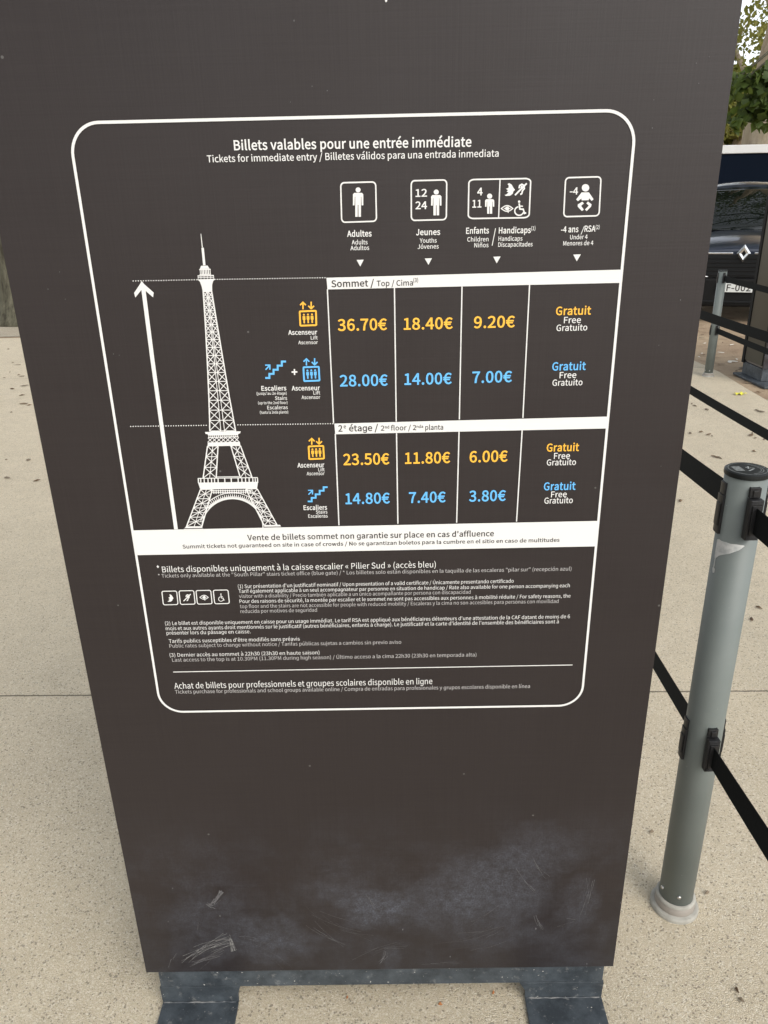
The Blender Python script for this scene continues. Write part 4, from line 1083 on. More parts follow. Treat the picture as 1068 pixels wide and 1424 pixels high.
for x, y, r in ((968, 88, 1.0), (971.5, 116, .8), (907, 178, 1.1), (986, 79, .7), (909, 139, .7), (409, 29, 1.4), (240, 1235, 1.2), (234, 1281, .9), (916, 480, .6), (919, 648, .7), (946, 417, .9), (67, 402, .9), (91, 416, .7), (158, 492, .8), (166, 494, .7), (83, 378, .7), (297, 530, .6), (745, 1291, 1.2), (816, 1340, 1.0), (863, 1255, 1.2), (626, 1330, 1.1), (560, 1292, 1.2), (434, 120, .8), (455, 126, .9), (404, 142, .8)):
    pr.shape([(x+r*random.uniform(.6, 1.1)*math.cos(a), y+r*1.3*random.uniform(.6, 1.1)*math.sin(a)) for a in [k*math.pi/4 for k in range(8)]], 0.15)
pr.build('chip_mark', M['scuff'], sign)['kind'] = 'stuff'

# ------------------------------------------------------------------ queue barrier
PR = 0.0365
def cyl_quads(b, a0, a1, z0f, z1f, r, n=8):
    """patch lying on the tube between angles a0..a1; z limits are functions of 0..1"""
    V, F = [], []
    for k in range(n+1):
        t = k/n; a = a0+(a1-a0)*t
        V += [(r*math.cos(a), r*math.sin(a), z0f(t)), (r*math.cos(a), r*math.sin(a), z1f(t))]
    for k in range(n):
        F.append([2*k, 2*k+2, 2*k+3, 2*k+1])
    return b.add(V, F)
def curved_box(b, ac, half_w, z0, z1, r0, r1):
    """a small plastic piece hugging the tube: centre angle ac, half width in metres"""
    n = 4
    V, F = [], []
    for k in range(n+1):
        a = ac+(-1+2*k/n)*half_w/r0
        for r in (r0, r1):
            for z in (z0, z1):
                V.append((r*math.cos(a), r*math.sin(a), z))
    for k in range(n):
        i, j = 4*k, 4*(k+1)
        F += [[i+2, j+2, j+3, i+3], [i, i+1, j+1, j][::-1], [i, j, j+2, i+2], [i+1, i+3, j+3, j+1]]
    F += [[0, 2, 3, 1], [4*n, 4*n+1, 4*n+3, 4*n+2]]
    return b.add(V, F)
FRONT, BACK, LEFT, RIGHT = -math.pi/2, math.pi/2, math.pi, 0.0
def make_post(label):
    root = empty('barrier_post', (0, 0, 0))
    tag(root, label, 'barrier post', 'grey belt barrier posts')
    b = MB(); b.lathe([(PR, 0.018), (PR, 1.03)], 48, cap=True)
    tube = b.build('tube', M['tube'], root, smooth=False)
    tube.data.polygons.foreach_set('use_smooth', [len(p.vertices) == 4 for p in tube.data.polygons])
    for a in (FRONT-.25, LEFT+.2, RIGHT+.3):
        s_ = MB(); c, s2 = math.cos(a), math.sin(a)
        s_.tube([((PR-.001)*c, (PR-.001)*s2, .062), ((PR+.0018)*c, (PR+.0018)*s2, .062), ((PR+.0026)*c, (PR+.0026)*s2, .062)], [.0042, .0042, .0022], 12)
        s_.build('screw', M['screw'], tube, smooth=True)
    b = MB(); b.lathe([(0.0525, 0.0), (0.0525, 0.006), (0.050, 0.0105), (0.044, 0.0125)], 48); b.build('foot_flange', M['flange'], root)
    b = MB(); b.lathe([(0.0435, 0.0126), (0.0425, 0.030), (0.0366, 0.031)], 48, cap=False); b.build('collar', M['collar'], root, smooth=True)
    b = MB(); b.lathe([(0.0425, 0.0302), (0.0430, 0.034), (0.0395, 0.0372), (0.0367, 0.0374)], 48, cap=False); b.build('collar_ring', M['flange'], root, smooth=True)
    b = MB(); b.lathe([(PR+.0014, 1.0235), (PR+.0018, 1.0265), (PR+.0016, 1.0315), (PR-.0015, 1.0335), (PR-.0025, 1.0325), (.02, 1.0325)], 48)
    cap = b.build('cap', M['cap'], root)
    # worn print on the cap: outer ring, a block of lines, a running figure mark
    b = MB()
    def arc(r, w, a0, a1, z):
        n = 28; V, F = [], []
        for k in range(n+1):
            a = a0+(a1-a0)*k/n
            V += [((r-w)*math.cos(a), (r-w)*math.sin(a), z), ((r+w)*math.cos(a), (r+w)*math.sin(a), z)]
        for k in range(n): F.append([2*k, 2*k+1, 2*k+3, 2*k+2])
        b.add(V, F)
    arc(.0322, .0005, 0, 6.28, 1.0330)
    arc(.026, .0005, -1.6, 1.4, 1.0330)
    arc(.022, .0004, -1.1, .9, 1.0330)
    for k in range(6):
        y = -.010+k*.0042
        b.add([(-.024, y, 1.0330), (-.009, y, 1.0330), (-.009, y+.0027, 1.0330), (-.024, y+.0027, 1.0330)], [(0, 1, 2, 3)])
    for (xa, ya, xb, yb) in ((-.003, -.012, .010, -.002), (.001, -.001, .006, .012), (.006, .004, .013, .001), (-.001, .006, .004, .009)):
        d = Vector((xb-xa, yb-ya)); nrm = Vector((-d.y, d.x)).normalized()*.0014
        z = 1.0331+random.random()*.0001
        b.add([(xa+nrm.x, ya+nrm.y, z), (xa-nrm.x, ya-nrm.y, z), (xb-nrm.x, yb-nrm.y, z), (xb+nrm.x, yb+nrm.y, z)], [(0, 1, 2, 3)])
    b.build('cap_print', M['cap_mark'], cap)
    for zt in (1.0, 0.50):
        # receivers on the two free sides: thin plates with a hook lip
        for a in (LEFT, RIGHT):
            b = MB()
            curved_box(b, a, .0085, zt-.012, zt+.010, PR+.0002, PR+.0035)
            curved_box(b, a, .0095, zt-.085, zt-.0125, PR+.0004, PR+.0052)
            curved_box(b, a, .007, zt-.070, zt-.028, PR+.0056, PR+.0072)
            b.build('belt_receiver', M['black_plastic'], root, bevel=.0006)
        # cassette mouth at the back where a belt leaves the post
        b = MB()
        curved_box(b, BACK, .013, zt-.085, zt+.010, PR+.0002, PR+.010)
        b.build('belt_mouth', M['black_plastic'], root, bevel=.001)
        # front: belt end clipped in
        b = MB()
        curved_box(b, FRONT, .0085, zt-.006, zt+.012, PR+.0002, PR+.0062)
        curved_box(b, FRONT, .0045, zt-.004, zt+.008, PR+.0064, PR+.0088)
        q = b.build('belt_receiver', M['black_plastic'], root, bevel=.0006)
        b = MB()
        b.box(-.0115, .0115, -PR-.017, -PR-.0035, zt-.080, zt-.0065)
        b.box(-.0075, .0075, -PR-.0195, -PR-.0171, zt-.070, zt-.016)
        for k in range(4):
            b.box(-.010, .010, -PR-.0182, -PR-.0171, zt-.079+.0022*k, zt-.0778+.0022*k)
            b.box(-.010, .010, -PR-.0182, -PR-.0171, zt-.0135+.0018*k, zt-.0125+.0018*k)
        b.build('belt_clip', M['black_plastic'], root, bevel=.0008)
    return root
P1 = (0.6455, 1.2626)
post = make_post('nearest grey barrier post, torn white sticker on its tube, right of the price sign')
# white residue of a torn sticker on the tube (angles seen from the price sign side)
b = MB()
c0 = rad(-172)
prof = [(0, .866, .902), (.10, .868, .905), (.22, .875, .9035), (.38, .880, .9045), (.55, .884, .9035), (.72, .890, .9045), (.86, .894, .904), (.95, .899, .9035), (1, .901, .903)]
for i in range(len(prof)-1):
    t0, a0_, b0_ = prof[i]; t1, a1_, b1_ = prof[i+1]
    cyl_quads(b, c0+rad(80)*t0, c0+rad(80)*t1, lambda t, a0_=a0_, a1_=a1_: a0_+(a1_-a0_)*t, lambda t, b0_=b0_, b1_=b1_: b0_+(b1_-b0_)*t, PR+.0005, 3)
cyl_quads(b, c0+rad(2), c0+rad(6), lambda t: .846, lambda t: .870, PR+.0004, 2)
cyl_quads(b, c0+rad(0), c0+rad(10), lambda t: .836+.006*abs(t-.5), lambda t: .849-.006*abs(t-.4), PR+.0006, 3)
residue = b.build('sticker_residue', mat('torn_sticker', (0.60, 0.61, 0.60), 0.8, noise=(70, (0.40, 0.42, 0.42), 0.45, 0.65)), None)
far_post = copy_tree(post)
hid_post = copy_tree(post)
mid_post = copy_tree(post)
near_end = copy_tree(post)
mid_end = copy_tree(post)
residue.parent = post
post.location = (*P1, 0); post.scale = (1, 1, 1.022)
far_post.location = (2.985, 6.83, 0); far_post.scale = (1, 1, .895)
tag(far_post, 'distant grey barrier post standing in front of the dark car, beside the pavement edge')
hid_post.location = (0.69, 3.05, 0)
tag(hid_post, 'grey barrier post behind the price sign, ending the belts from the nearest post')
mid_post.location = (1.735, 4.95, 0)
tag(mid_post, 'grey barrier post behind the price sign, holding the middle row of belts')
near_end.location = (0.80, -0.75, 0)
tag(near_end, 'grey barrier post out at the near end of the belts from the nearest post')
mid_end.location = (1.80, 1.75, 0)
tag(mid_end, 'grey barrier post at the near end of the middle row of belts')

def belt(label, a, b_, sag=0.02, w=0.048, twist=0.0):
    a, b_ = Vector(a), Vector(b_)
    n = 24
    m = MB(); V, F = [], []
    d = (b_-a).normalized(); side = Vector((-d.y, d.x, 0)).normalized()
    for k in range(n+1):
        t = k/n
        c = a+(b_-a)*t-Vector((0, 0, sag*4*t*(1-t)))
        tw = twist*math.sin(math.pi*t)
        up = Vector((0, 0, 1))*math.cos(tw)+side*math.sin(tw)
        o = side*math.cos(tw)-Vector((0, 0, 1))*math.sin(tw)
        for su in (-1, 1):
            for so in (-1, 1):
                V.append(c+up*su*w/2+o*so*.0007)
    for k in range(n):
        i, j = 4*k, 4*k+4
        F += [[i, i+1, j+1, j], [i+2, j+2, j+3, i+3], [i, j, j+2, i+2], [i+1, i+3, j+3, j+1]]
    F += [[0, 2, 3, 1], [4*n, 4*n+1, 4*n+3, 4*n+2]]
    m.add(V, F)
    return tag(m.build('barrier_belt', M['belt'], smooth=False), label, 'belt', 'black barrier belts')
def pfront(p, z): return (p[0], p[1]-PR-.018, z)
def pback(p, z): return (p[0], p[1]+PR+.010, z)
HID, MID, FAR_, NE, ME = (0.69, 3.05), (1.735, 4.95), (2.985, 6.83), (0.80, -0.75), (1.80, 1.75)
belt('upper black belt running from the nearest post back behind the price sign', pback(P1, .985), pfront(HID, .955), .015)
belt('lower black belt running from the nearest post back behind the price sign', pback(P1, .468), pfront(HID, .458), .015)
belt('upper black belt leaving the nearest post towards the viewer at the right edge', pfront(P1, .978), pback(NE, .955), .03)
belt('lower black belt slanting down from the nearest post towards the viewer', pfront(P1, .466), pback(NE, .458), .05, twist=.35)
belt('upper belt of the middle row crossing beside the sign above the litter', pfront(MID, .93), pback(ME, .93), .02)
belt('lower belt of the middle row, over bare pavement between the nearest post and far post', pfront(MID, .515), pback(ME, .505), .02)
belt('upper belt from the far post passing in front of the dark kiosk', pfront(FAR_, .858), (2.99, 3.2, .84), .02)
belt('lower belt from the far post passing in front of the dark kiosk', pfront(FAR_, .415), (2.99, 3.2, .41), .02)
end_post = copy_tree(far_post)
end_post.location = (2.99, 3.14, 0)
tag(end_post, 'grey barrier post at the near end of the belts from the far post')

# ------------------------------------------------------------------ dark kiosk at the right edge
KX0, KX1, KY0, KY1, KH = 3.285, 4.20, 6.46, 6.86, 2.16
kiosk = empty('ticket_kiosk', (KX0, KY0, 0))
tag(kiosk, 'dark kiosk with an olive metal side panel on a thick foot plate', 'kiosk')
W_, D_ = KX1-KX0, KY1-KY0
b = MB(); b.box(0.012, W_, 0.012, D_-.05, .13, KH); b.build('housing', M['panel_edge'], kiosk, bevel=.006)
b = MB(); b.box(0, .0115, 0.030, D_-.052, .15, KH-.01); b.build('side_panel', M['olive_panel'], kiosk, bevel=.003)
b = MB(); b.box(-.006, W_, D_-.049, D_-.004, .12, KH); b.build('rear_panel', M['black_trim'], kiosk, bevel=.003)
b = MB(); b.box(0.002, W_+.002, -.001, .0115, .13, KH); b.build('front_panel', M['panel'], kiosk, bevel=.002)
b = MB(); b.box(.006, W_-.006, .008, D_-.02, .022, .128); b.build('plinth', M['steel'], kiosk, bevel=.003)
b = MB(); b.box(-.055, W_+.05, -.19, D_+.02, 0.001, .0215); b.build('foot_plate', M['steel'], kiosk, bevel=.004)
b = MB()
random.seed(8)
for k in range(70):
    x, z, r = random.uniform(.03, W_-.03), random.uniform(.2, KH-.1), random.uniform(.002, .007)
    b.add([(x+r*math.cos(a)*random.uniform(.5, 1), -.0016, z+r*1.5*math.sin(a)*random.uniform(.5, 1)) for a in [q*math.pi/3 for q in range(6)]], [list(range(6))])
b.build('fleck', M['scuff_light'], kiosk)['kind'] = 'stuff'

# ------------------------------------------------------------------ parked dark car, nose towards the viewer
CX_, CY_ = 4.60, 10.0
car = empty('parked_car', (CX_, CY_, 0), rad(-22))
tag(car, 'dark navy car with a diamond badge, nose towards the viewer behind the far post', 'car')
def loft(stations, closed_ends=True):
    """stations: (y, [(x, z) ...] right half from bottom centre to top centre); mirrored to a full skin"""
    b = MB(); V, F = [], []
    m = None
    for y, half in stations:
        ring = [(x, y, z) for x, z in half]+[(-x, y, z) for x, z in reversed(half[1:-1])]
        m = len(ring); V += ring
    for i in range(len(stations)-1):
        for k in range(m):
            k2 = (k+1) % m
            F.append([i*m+k, i*m+k2, (i+1)*m+k2, (i+1)*m+k])
    if closed_ends:
        F.append(list(range(m))[::-1]); F.append([(len(stations)-1)*m+k for k in range(m)])
    return b.add(V, F)
def sec(w, zb, zm, zt, crown, tuck=.93):
    return [(0, zb), (w*.85, zb), (w*.97, zb+.07), (w, zm-.12), (w, zm), (w*tuck, zt-.05), (w*.72, zt), (w*.35, zt+crown*.8), (0, zt+crown)]
st = [(0.0, sec(.72, .30, .62, .855, .03)), (.03, sec(.78, .26, .62, .895, .04)), (.16, sec(.86, .22, .64, .935, .05)), (.45, sec(.90, .20, .68, 1.005, .06)), (1.0, sec(.905, .20, .74, 1.06, .055)),
      (1.4, sec(.91, .20, .78, 1.08, .04)), (2.6, sec(.915, .20, .80, 1.10, .02)), (3.7, sec(.90, .22, .82, 1.12, .02)), (4.2, sec(.86, .28, .80, 1.10, .02)), (4.32, sec(.80, .34, .76, 1.04, .02))]
loft(st).build('body', M['car_paint'], car, smooth=True, subsurf=2)
def gsec(w0, w1, z0_, z1_, crown):
    return [(0, z0_), (w0, z0_), (w0*.99, z0_+.03), ((w0*.6+w1*.4), z0_+(z1_-z0_)*.45), (w1, z1_-.05), (w1*.86, z1_), (w1*.4, z1_+crown*.8), (0, z1_+crown)]
gs = [(1.80, gsec(.78, .64, 1.05, 1.60, .045)), (2.0, gsec(.80, .65, 1.05, 1.66, .05)), (2.6, gsec(.81, .66, 1.05, 1.70, .05)), (3.4, gsec(.80, .64, 1.05, 1.67, .05)), (3.95, gsec(.76, .60, 1.05, 1.60, .04))]
loft(gs).build('roof', M['car_paint'], car, smooth=True, subsurf=1)
# windscreen: one bowed sheet from cowl to roof
b = MB(); V, F = [], []
nu, nv = 14, 10
for j in range(nv+1):
    t = j/nv
    for i in range(nu+1):
        s_ = -1+2*i/nu
        wd = .80-.16*t
        y = .98+.92*t+.15*s_*s_*(1-.4*t)-.10*math.sin(math.pi*t)*.6
        z = 1.105+.545*t+.035*math.sin(math.pi*t)-.02*s_*s_
        V.append((s_*wd, y, z))
for j in range(nv):
    for i in range(nu):
        a = j*(nu+1)+i; F.append([a, a+1, a+nu+2, a+nu+1])
b.add(V, F)
ws = b.build('windscreen', M['glass'], car, smooth=True)
md = ws.modifiers.new('thick', 'SOLIDIFY'); md.thickness = .006
b = MB(); b.tube([(s_*.80, 1.13+.15*s_*s_-.03, 1.112-.02*s_*s_) for s_ in [k/8-1 for k in range(17)]], .012, 6); b.build('wiper_cowl', M['black_trim'], car, smooth=True)
b = MB(); b.tube([(-.62, 1.20, 1.128), (-.2, 1.045, 1.135), (.15, 1.04, 1.14)], .008, 6); b.build('wiper', M['black_trim'], car, smooth=True)
for sx in (-1, 1):
    b = MB(); b.prism([(1.75, 1.12), (3.7, 1.13), (3.35, 1.52), (2.05, 1.55)], sx*.80, sx*.785, 'x')
    o = b.build('side_window', M['glass'], car); o.rotation_euler = (0, -sx*.27, 0); o.location = (sx*.31-sx*.0, 0, .06+.0)
    for y in (.82, 3.5):
        b = MB()
        prof = [(.20, -.10), (.31, -.105), (.335, -.08), (.335, .08), (.31, .105), (.20, .10)]
        V, F = [], []
        for r, o_ in prof:
            for k in range(28):
                a = 2*math.pi*k/28; V.append((sx*.80+o_, y+r*math.cos(a), .335+r*math.sin(a)))
        for i in range(len(prof)-1):
            for k in range(28): F.append([i*28+k, i*28+(k+1) % 28, (i+1)*28+(k+1) % 28, (i+1)*28+k])
        wheel = empty('wheel', (0, 0, 0)); wheel.parent = car
        b.add(V, F); b.build('tyre', M['tyre'], wheel, smooth=True)
        b = MB(); V, F = [], []
        for r, o_ in ((.205, .085), (.19, .06), (.05, .075), (.0001, .078)):
            for k in range(28):
                a = 2*math.pi*k/28; V.append((sx*(.80+o_), y+r*math.cos(a), .335+r*math.sin(a)))
        for i in range(3):
            for k in range(28): F.append([i*28+k, i*28+(k+1) % 28, (i+1)*28+(k+1) % 28, (i+1)*28+k])
        b.add(V, F); b.build('rim', M['rim'], wheel)
    b = MB()
    b.prism([(sx*.42, .80), (sx*.70, .815), (sx*.82, .85), (sx*.84, .93), (sx*.70, .935), (sx*.46, .86)], -.015, .10, 'y')
    b.build('headlight', M['lamp'], car, bevel=.01)
    b = MB(); b.box(sx*.98-.09, sx*.98+.09, 1.50, 1.60, 1.10, 1.25); b.build('door_mirror', M['car_paint'], car, bevel=.03)
# nose: grille with bars, chrome strips, lower bumper, fog surround
b = MB(); b.box(-.62, .62, -.022, .06, .56, .845)
b.build('grille', M['grille'], car, bevel=.012)
b = MB()
for k in range(5): b.box(-.60, .60, -.030, -.0225, .585+.05*k, .600+.05*k)
b.build('grille_bar', M['black_trim'], car, bevel=.003)
for xa, xb in ((-.64, -.125), (.125, .64)):
    b = MB(); b.box(xa, xb, -.035, -.0225, .846, .868); b.build('chrome_strip', M['chrome'], car, bevel=.005)
b = MB(); b.box(-.74, .74, -.035, .12, .20, .555); b.build('bumper', M['black_trim'], car, bevel=.03)
b = MB(); b.box(-.55, .55, -.045, -.036, .25, .275); b.build('bumper_lip', M['grille'], car, bevel=.004)
for sx in (-1, 1):
    b = MB(); b.tube([(sx*.62, -.04, .74), (sx*.585, -.045, .66), (sx*.53, -.045, .60), (sx*.46, -.045, .575), (sx*.38, -.045, .572)], .007, 6); b.build('fog_surround', M['chrome'], car, smooth=True)
# badge: faceted diamond ring
b = MB()
def dia(w, h, y, c): return [(c, y, .855+h), (c+w, y, .855), (c, y, .855-h), (c-w, y, .855)]
V = dia(.082, .108, -.036, 0)+dia(.056, .076, -.060, 0)+dia(.028, .043, -.056, 0)+dia(.019, .031, -.040, 0)
F = []
for q in range(3):
    for k in range(4): F.append([q*4+k, q*4+(k+1) % 4, (q+1)*4+(k+1) % 4, (q+1)*4+k])
F.append([3, 2, 1, 0])
b.add(V, F); bd = b.build('badge', M['chrome'], car)
b = MB(); b.add(dia(.018, .030, -.0405, 0), [(0, 1, 2, 3)]); b.build('badge_centre', M['black_trim'], bd)
b = MB(); b.box(-.26, .26, -.058, -.046, .385, .495); plate = b.build('number_plate', M['plate'], car, bevel=.003)
class Flat(MB): pass
b = MB(); pen = -.15
for ch in "F-002":
    adv, V, F = glyph(ch, 5.0)
    k = .078/CAP
    b.add([(pen+x*k, -.0588-.0001*q, .402+y*k) for x, y, q in V], F)
    pen += (adv+14)*k
b.build('plate_lettering', M['dark_print'], plate)

# ------------------------------------------------------------------ dark van behind the car
VY = 15.0
zr_ = at(1030, 213.5, VY).z
zt_ = at(1030, 201.5, VY).z
van = empty('parked_van', (8.2, VY, 0))
tag(van, 'tall dark navy van with a white roof edge parked behind the car', 'van')
b = MB()
b.prism([(-2.9, .35), (1.9, .35), (2.75, .40), (2.8, .95), (2.45, 1.15), (1.75, zr_-.12), (1.45, zr_-.003), (-2.75, zr_-.003), (-2.9, zr_-.10)], 0, 2.0, 'y')
b.build('body', M['van_paint'], van, bevel=.02)
b = MB(); b.prism([(-2.93, zr_), (1.46, zr_), (1.40, zt_-.03), (1.2, zt_), (-2.82, zt_), (-2.93, zt_-.05)], -.03, 2.03, 'y'); b.build('roof', M['white_paint'], van, bevel=.012)
b = MB(); b.prism([(1.0, 1.3), (1.95, 1.3), (1.52, zr_-.25), (1.0, zr_-.25)], -.006, .01, 'y'); b.build('cab_window', M['glass'], van)
b = MB(); b.box(.92, .93, -.003, .01, .4, zr_-.1); b.build('door_seam', M['black_trim'], van)
b = MB(); b.box(.70, .86, -.03, -.001, 1.0, 1.04); b.build('door_handle', M['black_trim'], van, bevel=.008)
b = MB(); b.box(-2.85, 2.7, -.015, -.001, .62, .72); b.build('side_moulding', M['black_trim'], van, bevel=.005)
for x in (-2.0, 1.95):
    for y in (.02, 1.82):
        b = MB(); V, F = [], []
        prof = [(.18, 0.0), (.32, -.01), (.35, .03), (.35, .19), (.32, .21), (.18, .20)]
        for r, o_ in prof:
            for k in range(24):
                a = 2*math.pi*k/24; V.append((x+r*math.cos(a), y+o_-.03, .35+r*math.sin(a)))
        for i in range(len(prof)-1):
            for k in range(24): F.append([i*24+k, i*24+(k+1) % 24, (i+1)*24+(k+1) % 24, (i+1)*24+k])
        wheel = empty('wheel', (0, 0, 0)); wheel.parent = van
        b.add(V, F); b.build('tyre', M['tyre'], wheel, smooth=True)
        b = MB(); b.add([(x+.2*math.cos(2*math.pi*k/24), y+(.0 if y < 1 else .17), .35+.2*math.sin(2*math.pi*k/24)) for k in range(24)], [list(range(24))]); b.build('rim', M['rim'], wheel)

# ------------------------------------------------------------------ trees
rng = np.random.default_rng(11)
def leaf_mesh(name, centres, radii, counts, size, m, parent, flat=0.75, droop=0.5):
    """many folded leaf-shaped faces scattered through ellipsoidal clumps"""
    C_ = []
    for c, r, n in zip(centres, radii, counts):
        d = rng.normal(size=(n, 3)); d /= np.linalg.norm(d, axis=1)[:, None]
        rr_ = rng.random(n)**0.45
        p = d*rr_[:, None]*np.array([r, r, r*flat])+np.array(c)
        C_.append(p)
    C_ = np.concatenate(C_)
    n = len(C_)
    ax = rng.normal(size=(n, 3)); ax[:, 2] -= droop; ax /= np.linalg.norm(ax, axis=1)[:, None]
    hlp = rng.normal(size=(n, 3)); sd = np.cross(ax, hlp); sd /= np.linalg.norm(sd, axis=1)[:, None]
    up = np.cross(sd, ax)
    L = size*rng.uniform(.6, 1.25, n)[:, None]
    w = L*0.42
    v = np.stack([C_, C_+ax*L*.45+sd*w+up*L*.10, C_+ax*L, C_+ax*L*.45-sd*w+up*L*.10, C_+ax*L*.5], 1).reshape(-1, 3)
    base = (np.arange(n)*5)[:, None]
    # two halves folded on the midrib
    f = np.concatenate([base+np.array([[0, 1, 4]]), base+np.array([[1, 2, 4]]), base+np.array([[0, 4, 3]]), base+np.array([[4, 2, 3]])], 1).reshape(-1, 3)
    me = bpy.data.meshes.new(name)
    me.vertices.add(len(v)); me.vertices.foreach_set('co', v.ravel())
    me.loops.add(len(f)*3); me.loops.foreach_set('vertex_index', f.ravel().astype(np.int32))
    me.polygons.add(len(f)); me.polygons.foreach_set('loop_start', np.arange(0, len(f)*3, 3, dtype=np.int32)); me.polygons.foreach_set('loop_total', np.full(len(f), 3, dtype=np.int32))
    me.materials.append(m); me.update(calc_edges=True)
    o = bpy.data.objects.new(name, me); COL.objects.link(o); o.parent = parent
    return o
def limb(b, p, q, r0, r1, wob=.12, n=7, seg=9):
    p, q = Vector(p), Vector(q); L = (q-p).length
    pts, rs = [], []
    for k in range(n+1):
        t = k/n
        pts.append(p+(q-p)*t+Vector((random.gauss(0, 1), random.gauss(0, 1), random.gauss(0, .6)))*wob*L*.12*(t*(1-t)*4)+Vector((0, 0, .10*L*math.sin(math.pi*t))))
        rs.append(r0+(r1-r0)*t)
    b.tube(pts, rs, seg); return pts
def tree(label, base, r, h_split, crown_c, crown_r, n_clumps, leaves, size, lm, bark, seed, flat=.8, clump=.28, group='trees beyond the parked vehicles', lean=(0, 0), extra=()):
    random.seed(seed)
    global rng
    rng = np.random.default_rng(seed)
    root = empty('tree', base)
    tag(root, label, 'tree', group)
    b = MB()
    top = Vector((lean[0], lean[1], h_split))
    pts = [Vector((0, 0, -.05)), Vector((0, 0, .12)), Vector((0, 0, .4)), Vector((0, 0, 1.1))]
    rs = [r*1.75, r*1.42, r*1.14, r*1.0]
    for k in range(1, 7):
        t = k/6
        pts.append(Vector((0, 0, 1.1)).lerp(top, t)+Vector((random.gauss(0, .05), random.gauss(0, .05), 0))*r*2); rs.append(r*(1-.25*t))
    b.tube(pts, rs, 18)
    cc = Vector(crown_c)-Vector(base)
    cs, crs, cn = [], [], []
    for k in range(n_clumps):
        d = Vector((random.gauss(0, 1), random.gauss(0, 1), random.gauss(0, .8))).normalized()
        rr_ = random.random()**.5
        c = cc+Vector((d.x*crown_r[0], d.y*crown_r[1], d.z*crown_r[2]))*rr_
        cs.append(tuple(c)); crs.append(crown_r[0]*clump*random.uniform(.6, 1.35)); cn.append(int(leaves/n_clumps*random.uniform(.5, 1.5)))
    for k in range(9):
        c = Vector(cs[random.randrange(len(cs))])
        p0 = top.lerp(cc, .05)
        ps = limb(b, top-Vector((0, 0, random.uniform(0, .25)*h_split)), c, r*.42, r*.07)
        for j in range(2):
            limb(b, ps[3+j*2], Vector(cs[random.randrange(len(cs))])*.35+ps[3+j*2]*.65, r*.14, r*.03, n=5, seg=6)
    for (c, rr_, n_, from_) in extra:
        c = Vector(c)-Vector(base)
        limb(b, Vector(from_)-Vector(base), c, r*.16, r*.03, n=9, seg=7)
        cs.append(tuple(c)); crs.append(rr_); cn.append(n_)
    b.build('trunk', bark, root, smooth=True)
    leaf_mesh('crown', cs, crs, cn, size, lm, root, flat)
    return root
tx = at(1070, 200, 18.2).x
tree('broad plane tree with pale flaking bark rising behind the van', (tx, 18.2, 0), .60, 7.5, (9.6, 19, 12), (6.5, 6, 4), 46, 9000, .26, M['leaf_mid'], M['bark_plane'], 3, lean=(.25, .2))
# boughs with big dark leaves hanging in front of the van roof; its crown overhangs the car
def pt(px, py, Y): return tuple(at(px, py, Y))
boughs = [(pt(bx, by, 9.5), br, bn, (7.4, 10.2, 4.2)) for bx, by, br, bn in ((1064, 118, .24, 120), (1050, 134, .15, 56), (1040, 148, .11, 34), (1029, 163, .08, 20), (1018, 172, .05, 12), (1066, 146, .18, 60), (1040, 108, .13, 34), (1020, 114, .10, 22), (1016, 134, .05, 9), (1054, 164, .08, 14), (1090, 135, .4, 160))]
tree('dark leafy tree whose low boughs hang over the car at the right edge', (9.6, 10.6, 0), .34, 3.6, (6.6, 11.0, 8.6), (5.6, 5.4, 3.0), 40, 5000, .125, M['leaf_dark'], M['bark_grey'], 7, extra=boughs, clump=.3)
tree('sunlit yellow green tree seen through the gap above the van, beside the price sign', (15.5, 34, 0), .4, 5, (16.5, 34, 9.0), (7, 6, 6.4), 46, 15000, .20, M['leaf_gold'], M['bark_plane'], 21, clump=.2)
tree('far yellow green tree low behind the van roof', (22, 52, 0), .45, 4, (23, 52, 7), (9, 7, 6.5), 40, 8000, .55, M['leaf_gold'], M['bark_plane'], 22, clump=.2)
tree('tree with a grey flared trunk at the left edge, behind the price sign', (-5.2, 11.7, 0), .41, 5.0, (-5.5, 12.4, 9.4), (5.2, 5.0, 3.4), 34, 7000, .26, M['leaf_mid'], M['bark_grey'], 31, group='trees beyond the pavement')

tree('tall added tree behind the viewer at left, shading the left part of the price sign', (-4.2, -6.0, 0), .40, 4.2, (-4.6, -6.6, 8.2), (4.6, 4.4, 3.8), 30, 5200, .32, M['leaf_dark'], M['bark_grey'], 41, group='added shade trees behind the viewer')  # this tree and the next added out of view to darken the sign
tree('tall added tree further left behind the viewer', (-9.5, -3.5, 0), .40, 4.0, (-9.5, -3.0, 8.0), (4.8, 4.6, 4.0), 30, 5200, .32, M['leaf_dark'], M['bark_grey'], 42, group='added shade trees behind the viewer')

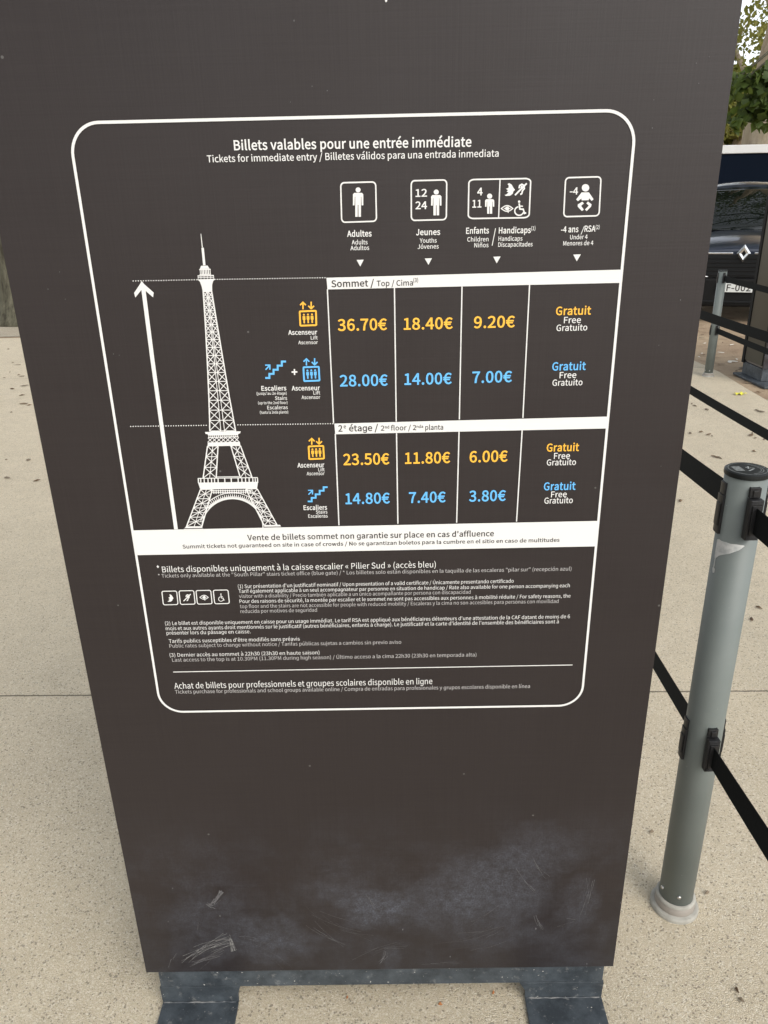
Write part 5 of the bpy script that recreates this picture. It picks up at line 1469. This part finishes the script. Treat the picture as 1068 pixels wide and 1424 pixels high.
# ------------------------------------------------------------------ litter
random.seed(4)
def litter(name, spots, mats, smin, smax, thick=.5):
    b = MB()
    for (x, y) in spots:
        s_ = min(random.uniform(smin, smax), .006*math.hypot(x, y)); a = random.uniform(0, math.pi); e = random.uniform(.25, .6)
        n = 7; b.mi = random.randrange(len(mats))
        c, q = math.cos(a), math.sin(a)
        V = [(x, y, .012)]
        for k in range(n):
            t = 2*math.pi*k/n
            u, v = s_*math.cos(t)*random.uniform(.7, 1.1), s_*e*math.sin(t)*random.uniform(.7, 1.1)
            V.append((x+u*c-v*q, y+u*q+v*c, .003+.02*s_/.05*random.random()*thick))
        b.add(V, [[0, 1+k, 1+(k+1) % n] for k in range(n)])
    return tag(b.build(name, mats), kind='stuff')
sp = []
for (px, py) in ((12, 486), (18, 505), (30, 524), (14, 518), (26, 522), (6, 526), (34, 537), (17, 541), (31, 550), (33, 562), (41, 564), (16, 574), (24, 508), (9, 640), (40, 640), (52, 669), (10, 665), (962, 562), (966, 565), (983, 570), (1052, 571), (1058, 573), (1040, 588), (960, 603), (975, 601), (985, 605), (990, 607), (1032, 590), (1044, 606), (1050, 610), (1046, 603), (1062, 612), (994, 636), (1000, 637), (1048, 628), (946, 697), (1055, 846), (1045, 862), (1003, 1066), (906, 1158), (983, 1243), (1024, 1378), (1030, 1392)):
    p = gnd(px, py); sp.append((p.x, p.y))
litter('fallen_leaves', sp, [M['dry_leaf'], M['dust_streak']], .010, .05, .35)
sp = [(random.uniform(2.2, 6.5), random.uniform(7.6, 9.9)) for k in range(70)]+[(random.uniform(3.1, 3.5), random.uniform(5.2, 7.5)) for k in range(14)]
litter('dry_litter', sp, [M['dry_leaf'], M['dry_leaf'], M['dust_streak']], .02, .07)
sp = []
for (px, py) in ((972, 497), (976, 492), (980, 478), (1005, 477), (1018, 480), (1020, 503), (1015, 504), (1024, 500), (1003, 491), (976, 466), (992, 503), (1040, 533)):
    p = gnd(px, py); sp.append((p.x, p.y))
litter('pale_litter', sp, [M['scrap'], M['dry_leaf'], M['scrap']], .015, .055)
sp = []
for (px, py) in ((483, 1389), (686, 1382), (612, 1398)):
    p = gnd(px, py); sp.append((p.x, p.y))
litter('rusty_leaf_bits', sp, [M['rust_leaf']], .003, .006, .1)
# crumpled yellow ticket
p = gnd(1029, 549)
b = MB(); V, F = [], []
for i in range(5):
    for j in range(3):
        V.append((-.05+.025*i, -.022+.022*j, .006+.012*((i+j) % 2)+.006*math.sin(i*2.1+j)))
for i in range(4):
    for j in range(2):
        a = i*3+j; F.append([a, a+3, a+4, a+1])
b.add(V, F); o = b.build('paper_scrap', M['yellow'], loc=(p.x, p.y, 0)); o.rotation_euler = (0, 0, .2)
tag(o, 'crumpled yellow paper scrap lying on the pavement near the kiosk', 'litter')
md = o.modifiers.new('thick', 'SOLIDIFY'); md.thickness = .001
